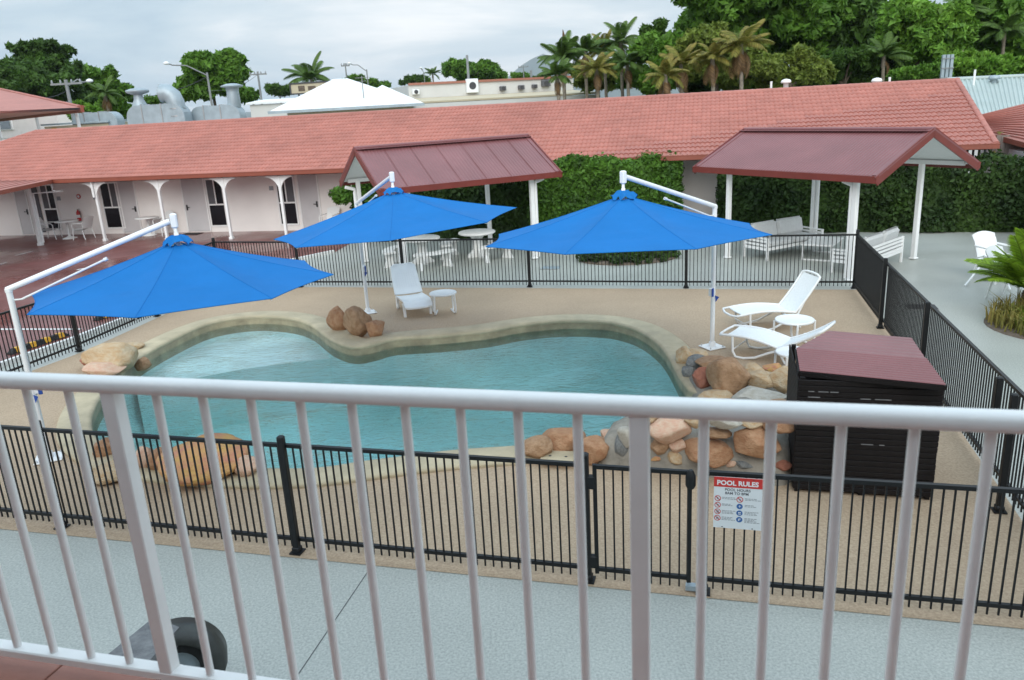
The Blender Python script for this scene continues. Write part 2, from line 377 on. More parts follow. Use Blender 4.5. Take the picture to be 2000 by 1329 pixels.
def tag(o, label, cat, group=None, kind=None):
    o['label'] = label; o['category'] = cat
    if group: o['group'] = group
    if kind: o['kind'] = kind
    return o
def copy_tree(o, parent=None):
    c = o.copy(); C.objects.link(c)
    if parent is not None: c.parent = parent
    for ch in list(o.children): copy_tree(ch, c)
    return c
def dup(root, loc, rz, label, scale=None):
    c = copy_tree(root); c.location = loc; c.rotation_euler.z = rz; c['label'] = label
    if scale: c.scale = (scale,) * 3
    return c
def text_mesh(name, body, size, m, parent, M4, depth=0.0006, bold=0.0):
    cu = bpy.data.curves.new(name, 'FONT'); cu.body = body; cu.size = size; cu.align_x = 'LEFT'; cu.extrude = depth; cu.offset = bold; cu.resolution_u = 3
    to = bpy.data.objects.new(name + '_src', cu); C.objects.link(to)
    bpy.context.view_layer.update()
    me = bpy.data.meshes.new_from_object(to.evaluated_get(bpy.context.evaluated_depsgraph_get()))
    bpy.data.objects.remove(to); bpy.data.curves.remove(cu)
    me.name = name; me.materials.clear(); me.materials.append(m)
    o = bpy.data.objects.new(name, me); C.objects.link(o); o.parent = parent; o.matrix_local = M4
    return o
def catmull(pts, n=6, closed=True):
    P = [Vector(p) for p in pts]; o = []; k = len(P)
    rng = range(k) if closed else range(k - 1)
    for i in rng:
        p0 = P[(i - 1) % k] if closed else P[max(i - 1, 0)]; p1 = P[i]; p2 = P[(i + 1) % k]; p3 = P[(i + 2) % k] if closed else P[min(i + 2, k - 1)]
        for j in range(n):
            t = j / n
            o.append(0.5 * ((2 * p1) + (p2 - p0) * t + (2 * p0 - 5 * p1 + 4 * p2 - p3) * t * t + (3 * p1 - p0 - 3 * p2 + p3) * t ** 3))
    if not closed: o.append(P[-1])
    return o
def sheet(name, outer, holes, z, m, kind='structure'):
    loops = [[Vector((p[0], p[1], 0)) for p in outer]] + [[Vector((p[0], p[1], 0)) for p in h] for h in holes]
    V = [(p.x, p.y, z) for l in loops for p in l]
    F = [t for t in tessellate_polygon(loops)]
    b = MB(); b.add(V, F); o = b.build(name, m)
    for p in o.data.polygons:
        if p.normal.z < 0: p.flip()
    if kind: o['kind'] = kind
    return o

# ================================================================== POOL OUTLINE (surveyed)
inner_px = [(178, 822), (187, 790), (203, 766), (232, 735), (266, 702), (309, 676), (357, 651.6), (406, 631), (467, 619), (528, 617), (577, 623), (609, 635), (645, 662), (686, 676), (728, 671), (772, 660), (860, 654), (950, 645), (1015, 633), (1096, 625), (1177, 626.6), (1226, 636), (1259, 651), (1288, 674), (1307, 700), (1324, 732), (1342, 756), (1366, 772), (1345, 800), (1270, 825), (1200, 848), (1130, 858), (1060, 863), (996, 869), (891, 876), (800, 887), (710, 898), (620, 911), (513, 912), (400, 908), (300, 896), (225, 876), (188, 850)]
inner = catmull([g(x, y, 0.07) for x, y in inner_px], 4)
def offset(loop, d):
    n = len(loop); o = []
    k = 5 if abs(d) > .1 else 2
    for i in range(n):
        t = (loop[(i + k) % n] - loop[(i - k) % n]); t.z = 0; t.normalize()
        o.append(loop[i] + Vector((-t.y, t.x, 0)) * d)
    for _ in range(int(abs(d) * 16)):
        o = [(o[i - 1] + o[i] * 2 + o[(i + 1) % n]) * .25 for i in range(n)]
    return o
area = sum(inner[i].x * inner[(i + 1) % len(inner)].y - inner[(i + 1) % len(inner)].x * inner[i].y for i in range(len(inner)))
SG = -1 if area > 0 else 1   # outward normal sign
def off(d): return offset(inner, SG * d)

# ------------------------------------------------------------------ ground sheets
U1 = Vector((0.9632, -0.2688, 0)); V1 = Vector((0.2688, 0.9632, 0))   # pool fence axes
DB = Vector((0.9685, -0.2490, 0)); NB = Vector((0.2490, 0.9685, 0))   # motel axes
court = [(-45, -8), (40, -8), (40, 20), (30, 36), (-45, 56)]
deck_poly = [(-10.4, 8.9), (-9.6, 12.6), (-8.62, 15.3), (-8.15, 18.0), (-7.7, 21.3), (-5.4, 20.35), (7.75, 16.75), (4.62, 5.34)]
deck_poly = [Vector((p[0], p[1], 0)) for p in deck_poly]
# near border of the deck 0.25 m outside the near fence
deck_poly[0] = Vector((-9.9, 9.15, 0)); deck_poly[-1] = Vector((4.55, 5.28, 0))
def shrink(poly, k=0.05):
    c = sum(poly, Vector()) / len(poly); return [c + (p - c) * (1 - k) for p in poly]
sheet('ground', [(-4000, -4000), (4000, -4000), (4000, 9000), (-4000, 9000)], [[(p[0] * 0.99, p[1] * 0.99 + 0.05) for p in court]], -0.03, M['grass'])
sheet('concrete_paving', court, [shrink(deck_poly)], 0.0, M['concrete_paving'])
sheet('pool_deck', deck_poly, [off(0.25)], 0.006, M['deck'])
kerb_line = [g(-120, 775), Vector((-9.84, 14.54, 0)), Vector((-9.28, 16.1, 0)), Vector((-8.85, 17.9, 0)), Vector((-8.25, 21.6, 0)), Vector((-7.2, 23.6, 0)), Vector((-5.6, 25.4, 0))]
red_poly = [p for p in kerb_line] + [Vector((-5.2, 28.6, 0)), Vector((-6.0, 30.9, 0))] + [Vector((-17.5, 31.43, 0)) + NB * 4 + DB * 11, Vector((-44, 44, 0)), Vector((-44, 4, 0)), Vector((-13.5, 4, 0))]
sheet('red_paving', red_poly, [], 0.005, M['red_paving'])
kb = MB()
for a, b in zip(kerb_line[:-1], kerb_line[1:]): kb.beam(a + Vector((0, 0, 0.04)), b + Vector((0, 0, 0.04)), 0.10, 0.11)
kb.build('kerb', M['line_white'], kind='structure')
# painted bay lines on the red paving
ln = MB()
for (a, b) in (((0, 644), (158, 644)), ((0, 644), (-160, 650)), ((0, 517), (14, 513)), ((30, 500), (62, 492)), ((150, 528), (170, 524))):
    p, q = g(*a), g(*b); d = (q - p).normalized(); s = Vector((-d.y, d.x, 0)) * 0.05
    ln.add([p - s, q - s, q + s, p + s], [(0, 1, 2, 3)])
for v in range(len(ln.v)): ln.v[v] = (ln.v[v][0], ln.v[v][1], 0.010)
o = ln.build('bay_marking', M['line_white'], kind='structure')
# concrete joint line in the near paving
p, q = g(718, 1118), g(575, 1329); d = (q - p).normalized(); s = Vector((-d.y, d.x, 0)) * 0.004
q = p + d * 6
j = MB(); j.add([(t.x, t.y, 0.003) for t in (p - s, q - s, q + s, p + s)], [(0, 1, 2, 3)]); j.build('paving_joint', M['dark_grey'], kind='structure')

# ------------------------------------------------------------------ pool
pool = thing('swimming_pool', 'free form swimming pool with cream rounded coping and a shallow pale ledge', 'pool')
n = len(inner)
def loft(rings):
    b = MB(); V = []; F = []
    for rg in rings: V += rg
    for k in range(len(rings) - 1):
        for i in range(n): F.append((k * n + i, k * n + (i + 1) % n, (k + 1) * n + (i + 1) % n, (k + 1) * n + i))
    b.add(V, F, True); return b
def zed(loop, z): return [Vector((p.x, p.y, z)) for p in loop]
cop = loft([zed(off(0.03), -0.02), zed(off(0.0), 0.02), zed(off(0.015), 0.06), zed(off(0.06), 0.075), zed(off(0.44), 0.075), zed(off(0.485), 0.06), zed(off(0.50), 0.03), zed(off(0.485), -0.01)])
cop.build('coping', M['coping'], pool)
loft([zed(off(0.02), 0.02), zed(off(0.02), -0.30)]).build('waterline_band', M['waterline'], pool)
wl = loft([zed(off(0.022), -0.29), zed(off(0.0), -0.9), zed(off(-0.12), -1.35), zed(off(-0.35), -1.5)])
fl = off(-0.35)
o0 = len(wl.v); wl.add(zed(fl, -1.5), [t for t in tessellate_polygon([[Vector((p.x, p.y, 0)) for p in fl]])])
wl.build('basin', M['plaster'], pool)
# shallow ledge in the far left lobe
WZ = -0.13
ledge_px = [(262, 742), (360, 716), (470, 696), (560, 684), (640, 676), (700, 672)]
ledge_front = [g(x, y, WZ) for x, y in ledge_px]
i0 = min(range(n), key=lambda i: (inner[i] - g(266, 702, 0.07)).length); i1 = min(range(n), key=lambda i: (inner[i] - g(672, 673, 0.07)).length)
path = [off(0.0)[i] for i in range(i0, i1 + 1)] if i0 < i1 else []
path = [off(0.10)[i] for i in range(i0, i1 + 1)]
lp = [Vector((p.x, p.y, 0)) for p in path] + [Vector((p.x, p.y, 0)) for p in reversed(ledge_front)]
MB().prism(lp, -1.5, -0.40).build('ledge', M['plaster'], pool)
wm = MB(); wp = off(0.05)
wm.add(zed(wp, WZ) + zed(wp, -1.54), [(i, (i + 1) % n, n + (i + 1) % n, n + i) for i in range(n)])
tt = tessellate_polygon([[Vector((p.x, p.y, 0)) for p in wp]])
wm.f += [tuple(t) for t in tt] + [(t[2] + n, t[1] + n, t[0] + n) for t in tt]; wm.smooth += [False] * (2 * len(tt))
water = wm.build('pool_water', M['water'], kind='structure')

# skimmer lid on the coping, grey pit lid beyond the fence
s = MB(); s.bbox((0, 0, 0), (0.42, 0.34, 0.02), b=0.006)
o = s.build('skimmer_lid', M['coping'], loc=g(1090, 893, 0.09), rz=-0.25); tag(o, 'cream skimmer lid with two holes on the coping beside the boulders', 'lid')
h = MB()
for x in (-0.1, 0.1): h.lathe((x, 0, 0.0105), [(0.018, 0), (0.018, 0.002)], 10)
h.build('finger_hole', M['dark_grey'], o)
for i, (x, y, w_, lb) in enumerate(((1075, 524, 0.5, 'grey metal pit lid flush in the paving behind the far fence'), (1800, 601, 0.55, 'dark pit lid in the wet paving right of the side fence'))):
    s = MB(); s.bbox((0, 0, 0.006), (w_, w_ * 0.7, 0.02), b=0.005); o = s.build('pit_lid', M['dark_grey'] if i else M['galv'], loc=g(x, y), rz=-0.27); tag(o, lb, 'pit lid')
    f = MB(); f.beam((-w_ / 2, -w_ * .37, .012), (w_ / 2, -w_ * .37, .012), .02, .015); f.beam((-w_ / 2, w_ * .37, .012), (w_ / 2, w_ * .37, .012), .02, .015); f.build('lid_frame', M['steel'], o)

# ================================================================== POOL FENCES
pk = MB(); pk.box((0, 0, 0.62), (0.0145, 0.0145, 1.13)); picket_me = pk.mesh('picket', M['black_metal'])
pb = MB(); pb.bbox((0, 0, 0.66), (0.065, 0.065, 1.26), b=0.006); pb.bbox((0, 0, 1.295), (0.07, 0.07, 0.03), b=0.012); pb.box((0, 0, 0.018), (0.125, 0.125, 0.012)); pb.bbox((0, 0, 0.05), (0.085, 0.085, 0.06), b=0.01)
post_me = pb.mesh('post', M['black_metal'])
def fence(label, pts, posts, group='black pool fences', sp=0.0835, parent=None, zoff=0.0, pickets=True):
    pts = [Vector((p[0], p[1], 0)) for p in pts]
    t = thing('pool_fence', label, 'fence', pts[0], group=group)
    tr, br = MB(), MB()
    for a, b in zip(pts[:-1], pts[1:]):
        a0, b0 = a - pts[0], b - pts[0]; d = (b - a); l = d.length; ang = math.atan2(d.y, d.x); d = d / l
        tr.beam(a0 + Vector((0, 0, 1.195)), b0 + Vector((0, 0, 1.195)), 0.04, 0.036)
        br.beam(a0 + Vector((0, 0, 0.15)), b0 + Vector((0, 0, 0.15)), 0.036, 0.036)
        k = int(l / sp)
        for i in range(1, k):
            q = a0 + d * (i * l / k)
            if min((q + pts[0] - Vector((P[0], P[1], 0))).length for P in posts) < 0.05: continue
            link_mesh('picket', picket_me, t, q, (0, 0, ang))
    tr.build('top_rail', M['black_metal'], t); br.build('bottom_rail', M['black_metal'], t)
    for P in posts:
        link_mesh('post', post_me, t, Vector((P[0], P[1], 0)) - pts[0], (0, 0, -0.272))
    return t
PN = [Vector((-8.02, 8.85, 0)), Vector((-5.19, 8.03, 0)), Vector((-2.33, 7.22, 0)), Vector((0.587, 6.435, 0))]
fence('black picket fence nearest the balcony, left of the gate', [PN[0], PN[3]], PN)
gp = PN[3] + U1 * 0.975          # latch side
PE = Vector((4.62, 5.35, 0))
fence('black picket fence nearest the balcony, carrying the pool rules sign', [gp + U1 * 0.07, PE], [gp + U1 * 0.07, PE])
# gate between them
gt = thing('pool_gate', 'black picket pool gate left of the pool rules sign', 'gate', PN[3] + U1 * 0.085)
ga = math.atan2(U1.y, U1.x); gw = 0.975 - 0.085 - 0.06
f = MB()
for z in (1.185, 0.145): f.beam((0, 0, z), Vector(U1) * gw + Vector((0, 0, z)), 0.036, 0.036)
for k in (0, gw): f.beam(U1 * k + Vector((0, 0, .10)), U1 * k + Vector((0, 0, 1.205)), 0.035, 0.035)
f.build('gate_frame', M['black_metal'], gt)
for i in range(1, 10): link_mesh('picket', picket_me, gt, U1 * (gw * i / 10) + Vector((0, 0, -0.01)), (0, 0, ga))
for z in (1.03, 0.22):
    b = MB(); b.bbox(U1 * -0.03 + Vector((0, 0, z)), (0.075, 0.06, 0.13), ga, 0.01); b.build('hinge', M['black_metal'], gt)
b = MB(); b.lathe(U1 * (gw + 0.01) + V1 * -0.045 + Vector((0, 0, 1.06)), [(0.03, 0), (0.045, 0.03), (0.045, 0.11), (0.03, 0.15), (0.02, 0.17)], 12); b.build('latch', M['black_metal'], gt)
b = MB(); b.box(U1 * (gw + 0.02) + Vector((0, 0, 0.05)), (0.09, 0.06, 0.05), ga); b.build('drop_bolt', M['galv'], gt)
# right-hand side fence and far fence
PC = Vector((7.60, 16.93, 0))
PR_ = [PC, Vector((6.76, 13.86, 0)), Vector((5.92, 10.80, 0)), Vector((5.07, 7.72, 0)), Vector((4.93, 7.25, 0))]
fence('black picket fence running along the right side of the pool deck', [PC, PE], PR_)
fence('black picket fence along the far side of the pool deck', [(-5.45, 20.35), (-2.69, 19.87 - .25), (0.51, 18.88), (4.1, 17.86), PC], [(-5.45, 20.35), (-2.65, 19.65), (0.51, 18.88), (4.1, 17.86)])
fence('black picket fence beside the red car park, left of the pool', [(-9.9, 9.4), (-9.55, 12.4), (-8.72, 15.35), (-8.25, 18.0), (-7.84, 21.17), (-5.45, 20.35)], [(-9.9, 9.4), (-9.55, 12.4), (-8.72, 15.35), (-8.25, 18.0), (-7.84, 21.17)])

# ------------------------------------------------------------------ pool rules sign (hangs on the fence, lettering built flat)
sgc = on_wall(1395, 927, PN[3], U1); sgc = sgc - V1 * 0.035
SW, SH = 0.40, 0.485
sg = thing('pool_sign', 'white and red pool rules sign with round symbols on the black fence', 'sign', sgc, ga)
b = MB(); b.box((SW / 2, 0, -SH / 2), (SW, 0.004, SH)); b.build('panel', M['sign_white'], sg)
b = MB(); b.box((SW / 2, -0.0032, -0.046), (SW, 0.002, 0.092)); b.build('header', M['sign_red'], sg)
def sm(x, z, y=-0.0052): return Matrix.Translation((x, y, z)) @ Matrix.Rotation(R(90), 4, 'X')
text_mesh('heading', 'POOL RULES', 0.060, M['sign_pale'], sg, sm(0.024, -0.072), bold=0.0022)
text_mesh('hours', 'POOL HOURS', 0.034, M['sign_dark'], sg, sm(0.090, -0.127, -0.003), bold=0.0005)
text_mesh('hours', '8AM TO 8PM', 0.034, M['sign_dark'], sg, sm(0.093, -0.160, -0.003), bold=0.0005)
def ring(x, z, r, m, name, slash=True, fill=False):
    q = MB()
    if fill:
        q.add([(x + r * math.cos(a), -0.0034, z + r * math.sin(a)) for a in [2 * PI * i / 20 for i in range(20)]], [tuple(range(20))])
    else:
        V = []
        for i in range(20):
            a = 2 * PI * i / 20
            for rr in (r, r * .78): V.append((x + rr * math.cos(a), -0.0034, z + rr * math.sin(a)))
        q.add(V, [(2 * i, (2 * i + 2) % 40, (2 * i + 3) % 40, 2 * i + 1) for i in range(20)])
        if slash:
            c = r * .62; w_ = r * .1
            q.add([(x - c - w_, -.0034, z + c - w_), (x - c + w_, -.0034, z + c + w_), (x + c + w_, -.0034, z - c + w_), (x + c - w_, -.0034, z - c - w_)], [(0, 1, 2, 3)])
    return q.build(name, m, sg)
def glyph(x, z, r, m, kind):
    q = MB(); y = -0.0046
    def disc(cx, cz, rr): q.add([(cx + rr * math.cos(a), y, cz + rr * math.sin(a)) for a in [2 * PI * i / 10 for i in range(10)]], [tuple(range(10))])
    def bar(x0, z0, x1, z1, w_):
        d = Vector((x1 - x0, 0, z1 - z0)).normalized(); s_ = Vector((-d.z, 0, d.x)) * w_ / 2
        q.add([Vector((x0, y, z0)) - s_, Vector((x1, y, z1)) - s_, Vector((x1, y, z1)) + s_, Vector((x0, y, z0)) + s_], [(0, 1, 2, 3)])
    if kind == 0: disc(x, z + r * .3, r * .2); bar(x - r * .3, z, x + r * .35, z - r * .3, r * .22)
    elif kind == 1: bar(x - r * .4, z + r * .1, x + r * .45, z + r * .1, r * .16); bar(x, z + r * .5, x, z - r * .4, r * .16)
    elif kind == 2: disc(x - r * .2, z + r * .2, r * .22); disc(x + r * .25, z + r * .2, r * .22); bar(x - r * .4, z - r * .35, x + r * .45, z - r * .35, r * .25)
    else: bar(x - r * .2, z - r * .45, x - r * .2, z + r * .4, r * .26); bar(x - r * .2, z - r * .2, x + r * .4, z + r * .1, r * .2); disc(x + r * .2, z + r * .4, r * .17)
    q.build('symbol_figure', m, sg)
rows = [-0.203, -0.266, -0.329, -0.392]
for i, z in enumerate(rows):
    glyph(0.034, z, 0.023, M['sign_dark'], i); ring(0.034, z, 0.027, M['sign_red'], 'symbol')
    if i == 0: glyph(0.216, z, 0.023, M['sign_dark'], 1); ring(0.216, z, 0.028, M['sign_red'], 'symbol')
    else: ring(0.216, z - 0.002, 0.026, M['sign_blue'], 'symbol', fill=True); glyph(0.216, z - .002, 0.026, M['sign_pale'], i)
    # the rule wording is too small to read in the photograph: rows of small grey print
    rnd_ = random.Random(i)
    for (xs_, nl_) in ((0.070, (2, 2, 3, 3)[i]), (0.258, (2, 2, 3, 4)[i])):
        tb = MB()
        for l_ in range(nl_):
            zz = z + 0.012 - l_ * 0.0125; x_ = xs_; end = xs_ + rnd_.uniform(.07, .105)
            while x_ < end:
                w_ = rnd_.uniform(.010, .026); tb.box((x_ + w_ / 2, -0.0028, zz), (w_, 0.0012, 0.0055)); x_ += w_ + .005
        tb.build('rule_print', M['sign_text'], sg)
for x, z in ((0.075, -0.012), (0.325, -0.012), (0.075, -SH + .010), (0.325, -SH + .010)):
    b = MB(); b.lathe((0, 0, 0), [(0.006, 0), (0.005, 0.003)], 8); o = b.build('screw', M['dark_grey'], sg); o.location = (x, -0.002, z); o.rotation_euler = (R(90), 0, 0)

# ================================================================== BALCONY: rail and floor
RO = Vector((-0.01, 1.62, 0)); RD = Vector((0.965, -0.262, 0)).normalized(); RN = Vector((-RD.y, RD.x, 0)); ra = math.atan2(RD.y, RD.x)
rail = thing('balcony_railing', 'white round-bar balcony railing across the foreground', 'railing', RO, ra)
# top rail: rounded section swept along x
prof = [(-.022, -.017), (.022, -.017), (.0255, -.010), (.0255, .006), (.020, .015), (.009, .0195), (-.009, .0195), (-.020, .015), (-.0255, .006), (-.0255, -.010)]
b = MB(); V = []
for x in (-4.5, 3.5):
    V += [(x, y, 3.695 + z) for y, z in prof]
k = len(prof); b.add(V, [(i, (i + 1) % k, k + (i + 1) % k, k + i) for i in range(k)], True); b.add(V[:k], [tuple(range(k))]); b.add(V[k:], [tuple(range(k - 1, -1, -1))])
b.build('handrail', M['rail_paint'], rail)
b = MB(); b.bbox((-0.5, 0, 2.826), (8.0, 0.045, 0.028), b=0.004); b.build('bottom_rail', M['rail_paint'], rail)
bm_ = MB(); bm_.tube([(0, 0, 2.835), (0, 0, 3.68)], 0.0113, 12, caps=False); bal_me = bm_.mesh('baluster', M['rail_paint'])
pm_ = MB(); pm_.bbox((0, 0, 3.215), (0.041, 0.041, 0.94), b=0.003); post_bal_me = pm_.mesh('rail_post', M['rail_paint'])
SP = 0.1325; x0 = 0.279
for k in range(-33, 24):
    x = x0 + k * SP
    if k % 10 == 0: link_mesh('rail_post', post_bal_me, rail, (x, 0, 0))
    else: link_mesh('baluster', bal_me, rail, (x, 0, 0))
bf = thing('balcony_floor', 'pink terracotta tiled balcony floor at the bottom left', 'floor', RO, ra); bf['kind'] = 'structure'
b = MB(); b.box((-0.5, -1.43, 2.66), (8, 3.0, 0.17)); b.build('slab', M['grout'], bf)
tm = MB(); tm.bbox((0, 0, 0), (0.394, 0.394, 0.012), b=0.003); tile_me = tm.mesh('floor_tile', M['terracotta'])
tj = on_wall(97, 1299, RO, RD); off_x = (tj - RO).dot(RD) % 0.4
for i in range(-11, 9):
    for jx in range(4):
        link_mesh('floor_tile', tile_me, bf, (off_x + 0.2 + i * 0.4, -0.13 - jx * 0.4, 2.7515))

b = MB(); b.box((-0.5, -2.1, 5.35), (14, 1.6, 0.20)); o = b.build('balcony_ceiling', M['soffit'], loc=RO, rz=ra, kind='structure')
b = MB(); b.box((-0.5, -2.7, 2.6), (14, 0.2, 5.3)); o = b.build('motel_wall', M['wall_grey'], loc=RO, rz=ra, kind='structure')

# ================================================================== UMBRELLAS
def umbrella(label, hub, Rr, ze, za, phi, tx, ty, pole, ptop, seed):
    rnd = random.Random(seed)
    t = thing('cantilever_umbrella', label, 'umbrella', (hub[0], hub[1], 0), group='blue cantilever umbrellas')
    ns, nr, na = 8, 22, 10
    P = []; F = []
    def pos(a_i, u, rr):
        # a_i panel index, u 0..1 across the panel, rr 0..1 radius
        a0 = phi + a_i * PI / 4; a1 = a0 + PI / 4
        c0 = Vector((math.cos(a0), math.sin(a0), 0)) * Rr; c1 = Vector((math.cos(a1), math.sin(a1), 0)) * Rr
        e = c0 * (1 - u) + c1 * u
        e = e * (1 - 0.035 * math.sin(PI * u) * rr)
        q = e * rr
        sag = -0.045 * math.sin(PI * u) * math.sin(PI * min(1, rr * 0.95)) - 0.03 * math.sin(PI * rr)
        zz = za + (ze - za) * rr + sag + q.x * tx + q.y * ty
        wr = (0.006 * math.sin(u * 7 + rr * 26 + a_i * 2.1 + seed) + 0.005 * math.sin(rr * 41 + u * 3 * math.sin(a_i + seed) + a_i)) * math.sin(PI * u) * math.sin(PI * rr)
        return Vector((q.x, q.y, zz + wr))
    can = MB()
    for s_ in range(ns):
        Q = [pos(s_, u / na, 0.07 + 0.93 * r_ / nr) for r_ in range(nr + 1) for u in range(na + 1)]
        can.grid(Q, na + 1, nr + 1)
    cobj = can.build('canopy', M['blue_canvas'], t)
    # seams and hem: doubled cloth strips, slightly proud
    sm_ = MB()
    for s_ in range(ns):
        sm_.tube([pos(s_, 0, 0.08 + 0.92 * k / 10) + Vector((0, 0, 0.001)) for k in range(11)], 0.003, 5)
        sm_.tube([pos(s_, k / 8, 1.0) for k in range(9)], 0.006, 5)
    sm_.build('seam', M['blue_canvas'], cobj)
    # ruffled vent cap round the hub
    cap = MB(); Q = []
    for k in range(33):
        a = 2 * PI * k / 32; rr = 1 + 0.10 * math.sin(a * 8 + seed)
        for (r0, z0) in ((0.04, 0.10), (0.085, 0.085 + .016 * math.sin(a * 7)), (0.135 * rr, 0.05 + 0.03 * math.sin(a * 5 + seed)), (0.19 * rr, 0.0 + 0.035 * math.cos(a * 7 + 2 * math.sin(a * 3) + seed))):
            Q.append((r0 * math.cos(a), r0 * math.sin(a), za - 0.03 + z0))
    cap.grid(Q, 4, 33); cap.build('vent_cap', M['blue_canvas'], t)
    for s_ in range(ns):
        rb = MB(); rb.tube([pos(s_, 0, 0.06 + .93 * q_ / 6) - Vector((0, 0, .022)) for q_ in range(7)], 0.011, 6); rb.build('rib', M['white_paint'], t)
        st = MB(); st.tube([pos(s_, 0, 0.55) - Vector((0, 0, .03)), Vector((0, 0, za - 0.55))], 0.008, 6); st.build('strut', M['white_paint'], t)
    hb = MB(); hb.lathe((0, 0, 0), [(0.03, za - 0.62), (0.05, za - 0.6), (0.05, za - 0.5), (0.03, za - 0.48), (0.03, za + 0.10), (0.022, za + 0.10), (0.022, za + 0.2)], 12); hb.build('hub', M['white_paint'], t)
    pl = Vector((pole[0] - hub[0], pole[1] - hub[1], 0))
    # pole, arm, head socket
    pm = MB(); pm.tube([pl + Vector((0, 0, 0.02)), pl + Vector((0, 0, ptop))], 0.038, 14); po = pm.build('pole', M['white_paint'], t)
    bp = MB(); bp.bbox(pl + Vector((0, 0, 0.022)), (0.34, 0.34, 0.02), 0.4, 0.006); bp.lathe(pl, [(0.06, .03), (0.06, .10), (0.045, .12)], 14); bp.build('base_plate', M['white_paint'], t)
    for sx in (-1, 1):
        for sy in (-1, 1):
            bb = MB(); bb.lathe(pl + rz2((sx * .13, sy * .13, .032), .4), [(0.014, 0), (0.014, .012), (.007, .014), (.007, .03)], 6); bb.build('bolt', M['steel'], t)
    aend = Vector((0, 0, za + 0.26)); d = (pl - Vector((0, 0, 0))).normalized()
    am = MB(); am.tube([pl + Vector((0, 0, ptop - 0.02)) + d * 0.02, aend + d * 0.05], 0.037, 14); am.build('arm', M['white_paint'], t)
    hs = MB(); hs.bbox((0, 0, za + 0.26), (0.085, 0.085, 0.19), math.atan2(d.y, d.x), 0.015); hs.build('head_socket', M['white_paint'], t)
    el = MB(); el.bbox(pl + Vector((0, 0, ptop - 0.03)), (0.08, 0.08, 0.085), math.atan2(d.y, d.x), 0.02); el.build('elbow', M['white_paint'], t)
    # pull rod under the arm and crank strap on the pole
    k0 = pl * 0.94 + Vector((0, 0, ptop - 0.16)); k1 = pl * 0.42 + Vector((0, 0, ptop + (za + 0.26 - ptop) * 0.58 - 0.13))
    pr = MB(); pr.tube([k0, k1], 0.014, 8); pr.tube([k1 * .96 + k0 * .04, k1], 0.024, 8); pr.tube([k0, pl + Vector((0, 0, ptop - .16))], .012, 6); pr.build('pull_rod', M['white_plastic'], t)
    cw = MB(); cw.bbox(pl - d * 0.06 + Vector((0, 0, 1.02)), (0.08, 0.06, 0.14), math.atan2(d.y, d.x), 0.012); cw.build('winch', M['white_plastic'], t)
    sp_ = MB(); sp_.bbox(pl - d * 0.075 + Vector((0.03, -0.03, 1.02)), (0.05, 0.02, 0.15), math.atan2(d.y, d.x), 0.006)
    sp_.add([pl + Vector((.02, -.05, .96)), pl + Vector((.09, -.06, .93)), pl + Vector((.03, -.055, .84))], [(0, 1, 2)])
    sp_.build('tie_strap', M['blue_strap'], t)
    return t
umbrella('blue umbrella nearest the balcony, at the left over the car park fence', (-4.356, 10.491), 1.97, 2.227, 2.82, 0.886, -0.010, -0.023, (-6.41, 10.0), 2.40, 1)
umbrella('middle blue umbrella, behind three brown boulders and a lounger', (-2.062, 14.999), 2.30, 2.265, 2.868, 0.082, 0.065, -0.013, (-3.18, 17.18), 2.45, 2)
umbrella('blue umbrella at the right, its post beside the stone rockery', (1.768, 11.809), 2.15, 2.343, 2.93, 0.280, -0.001, -0.054, (3.52, 13.28), 2.50, 3)

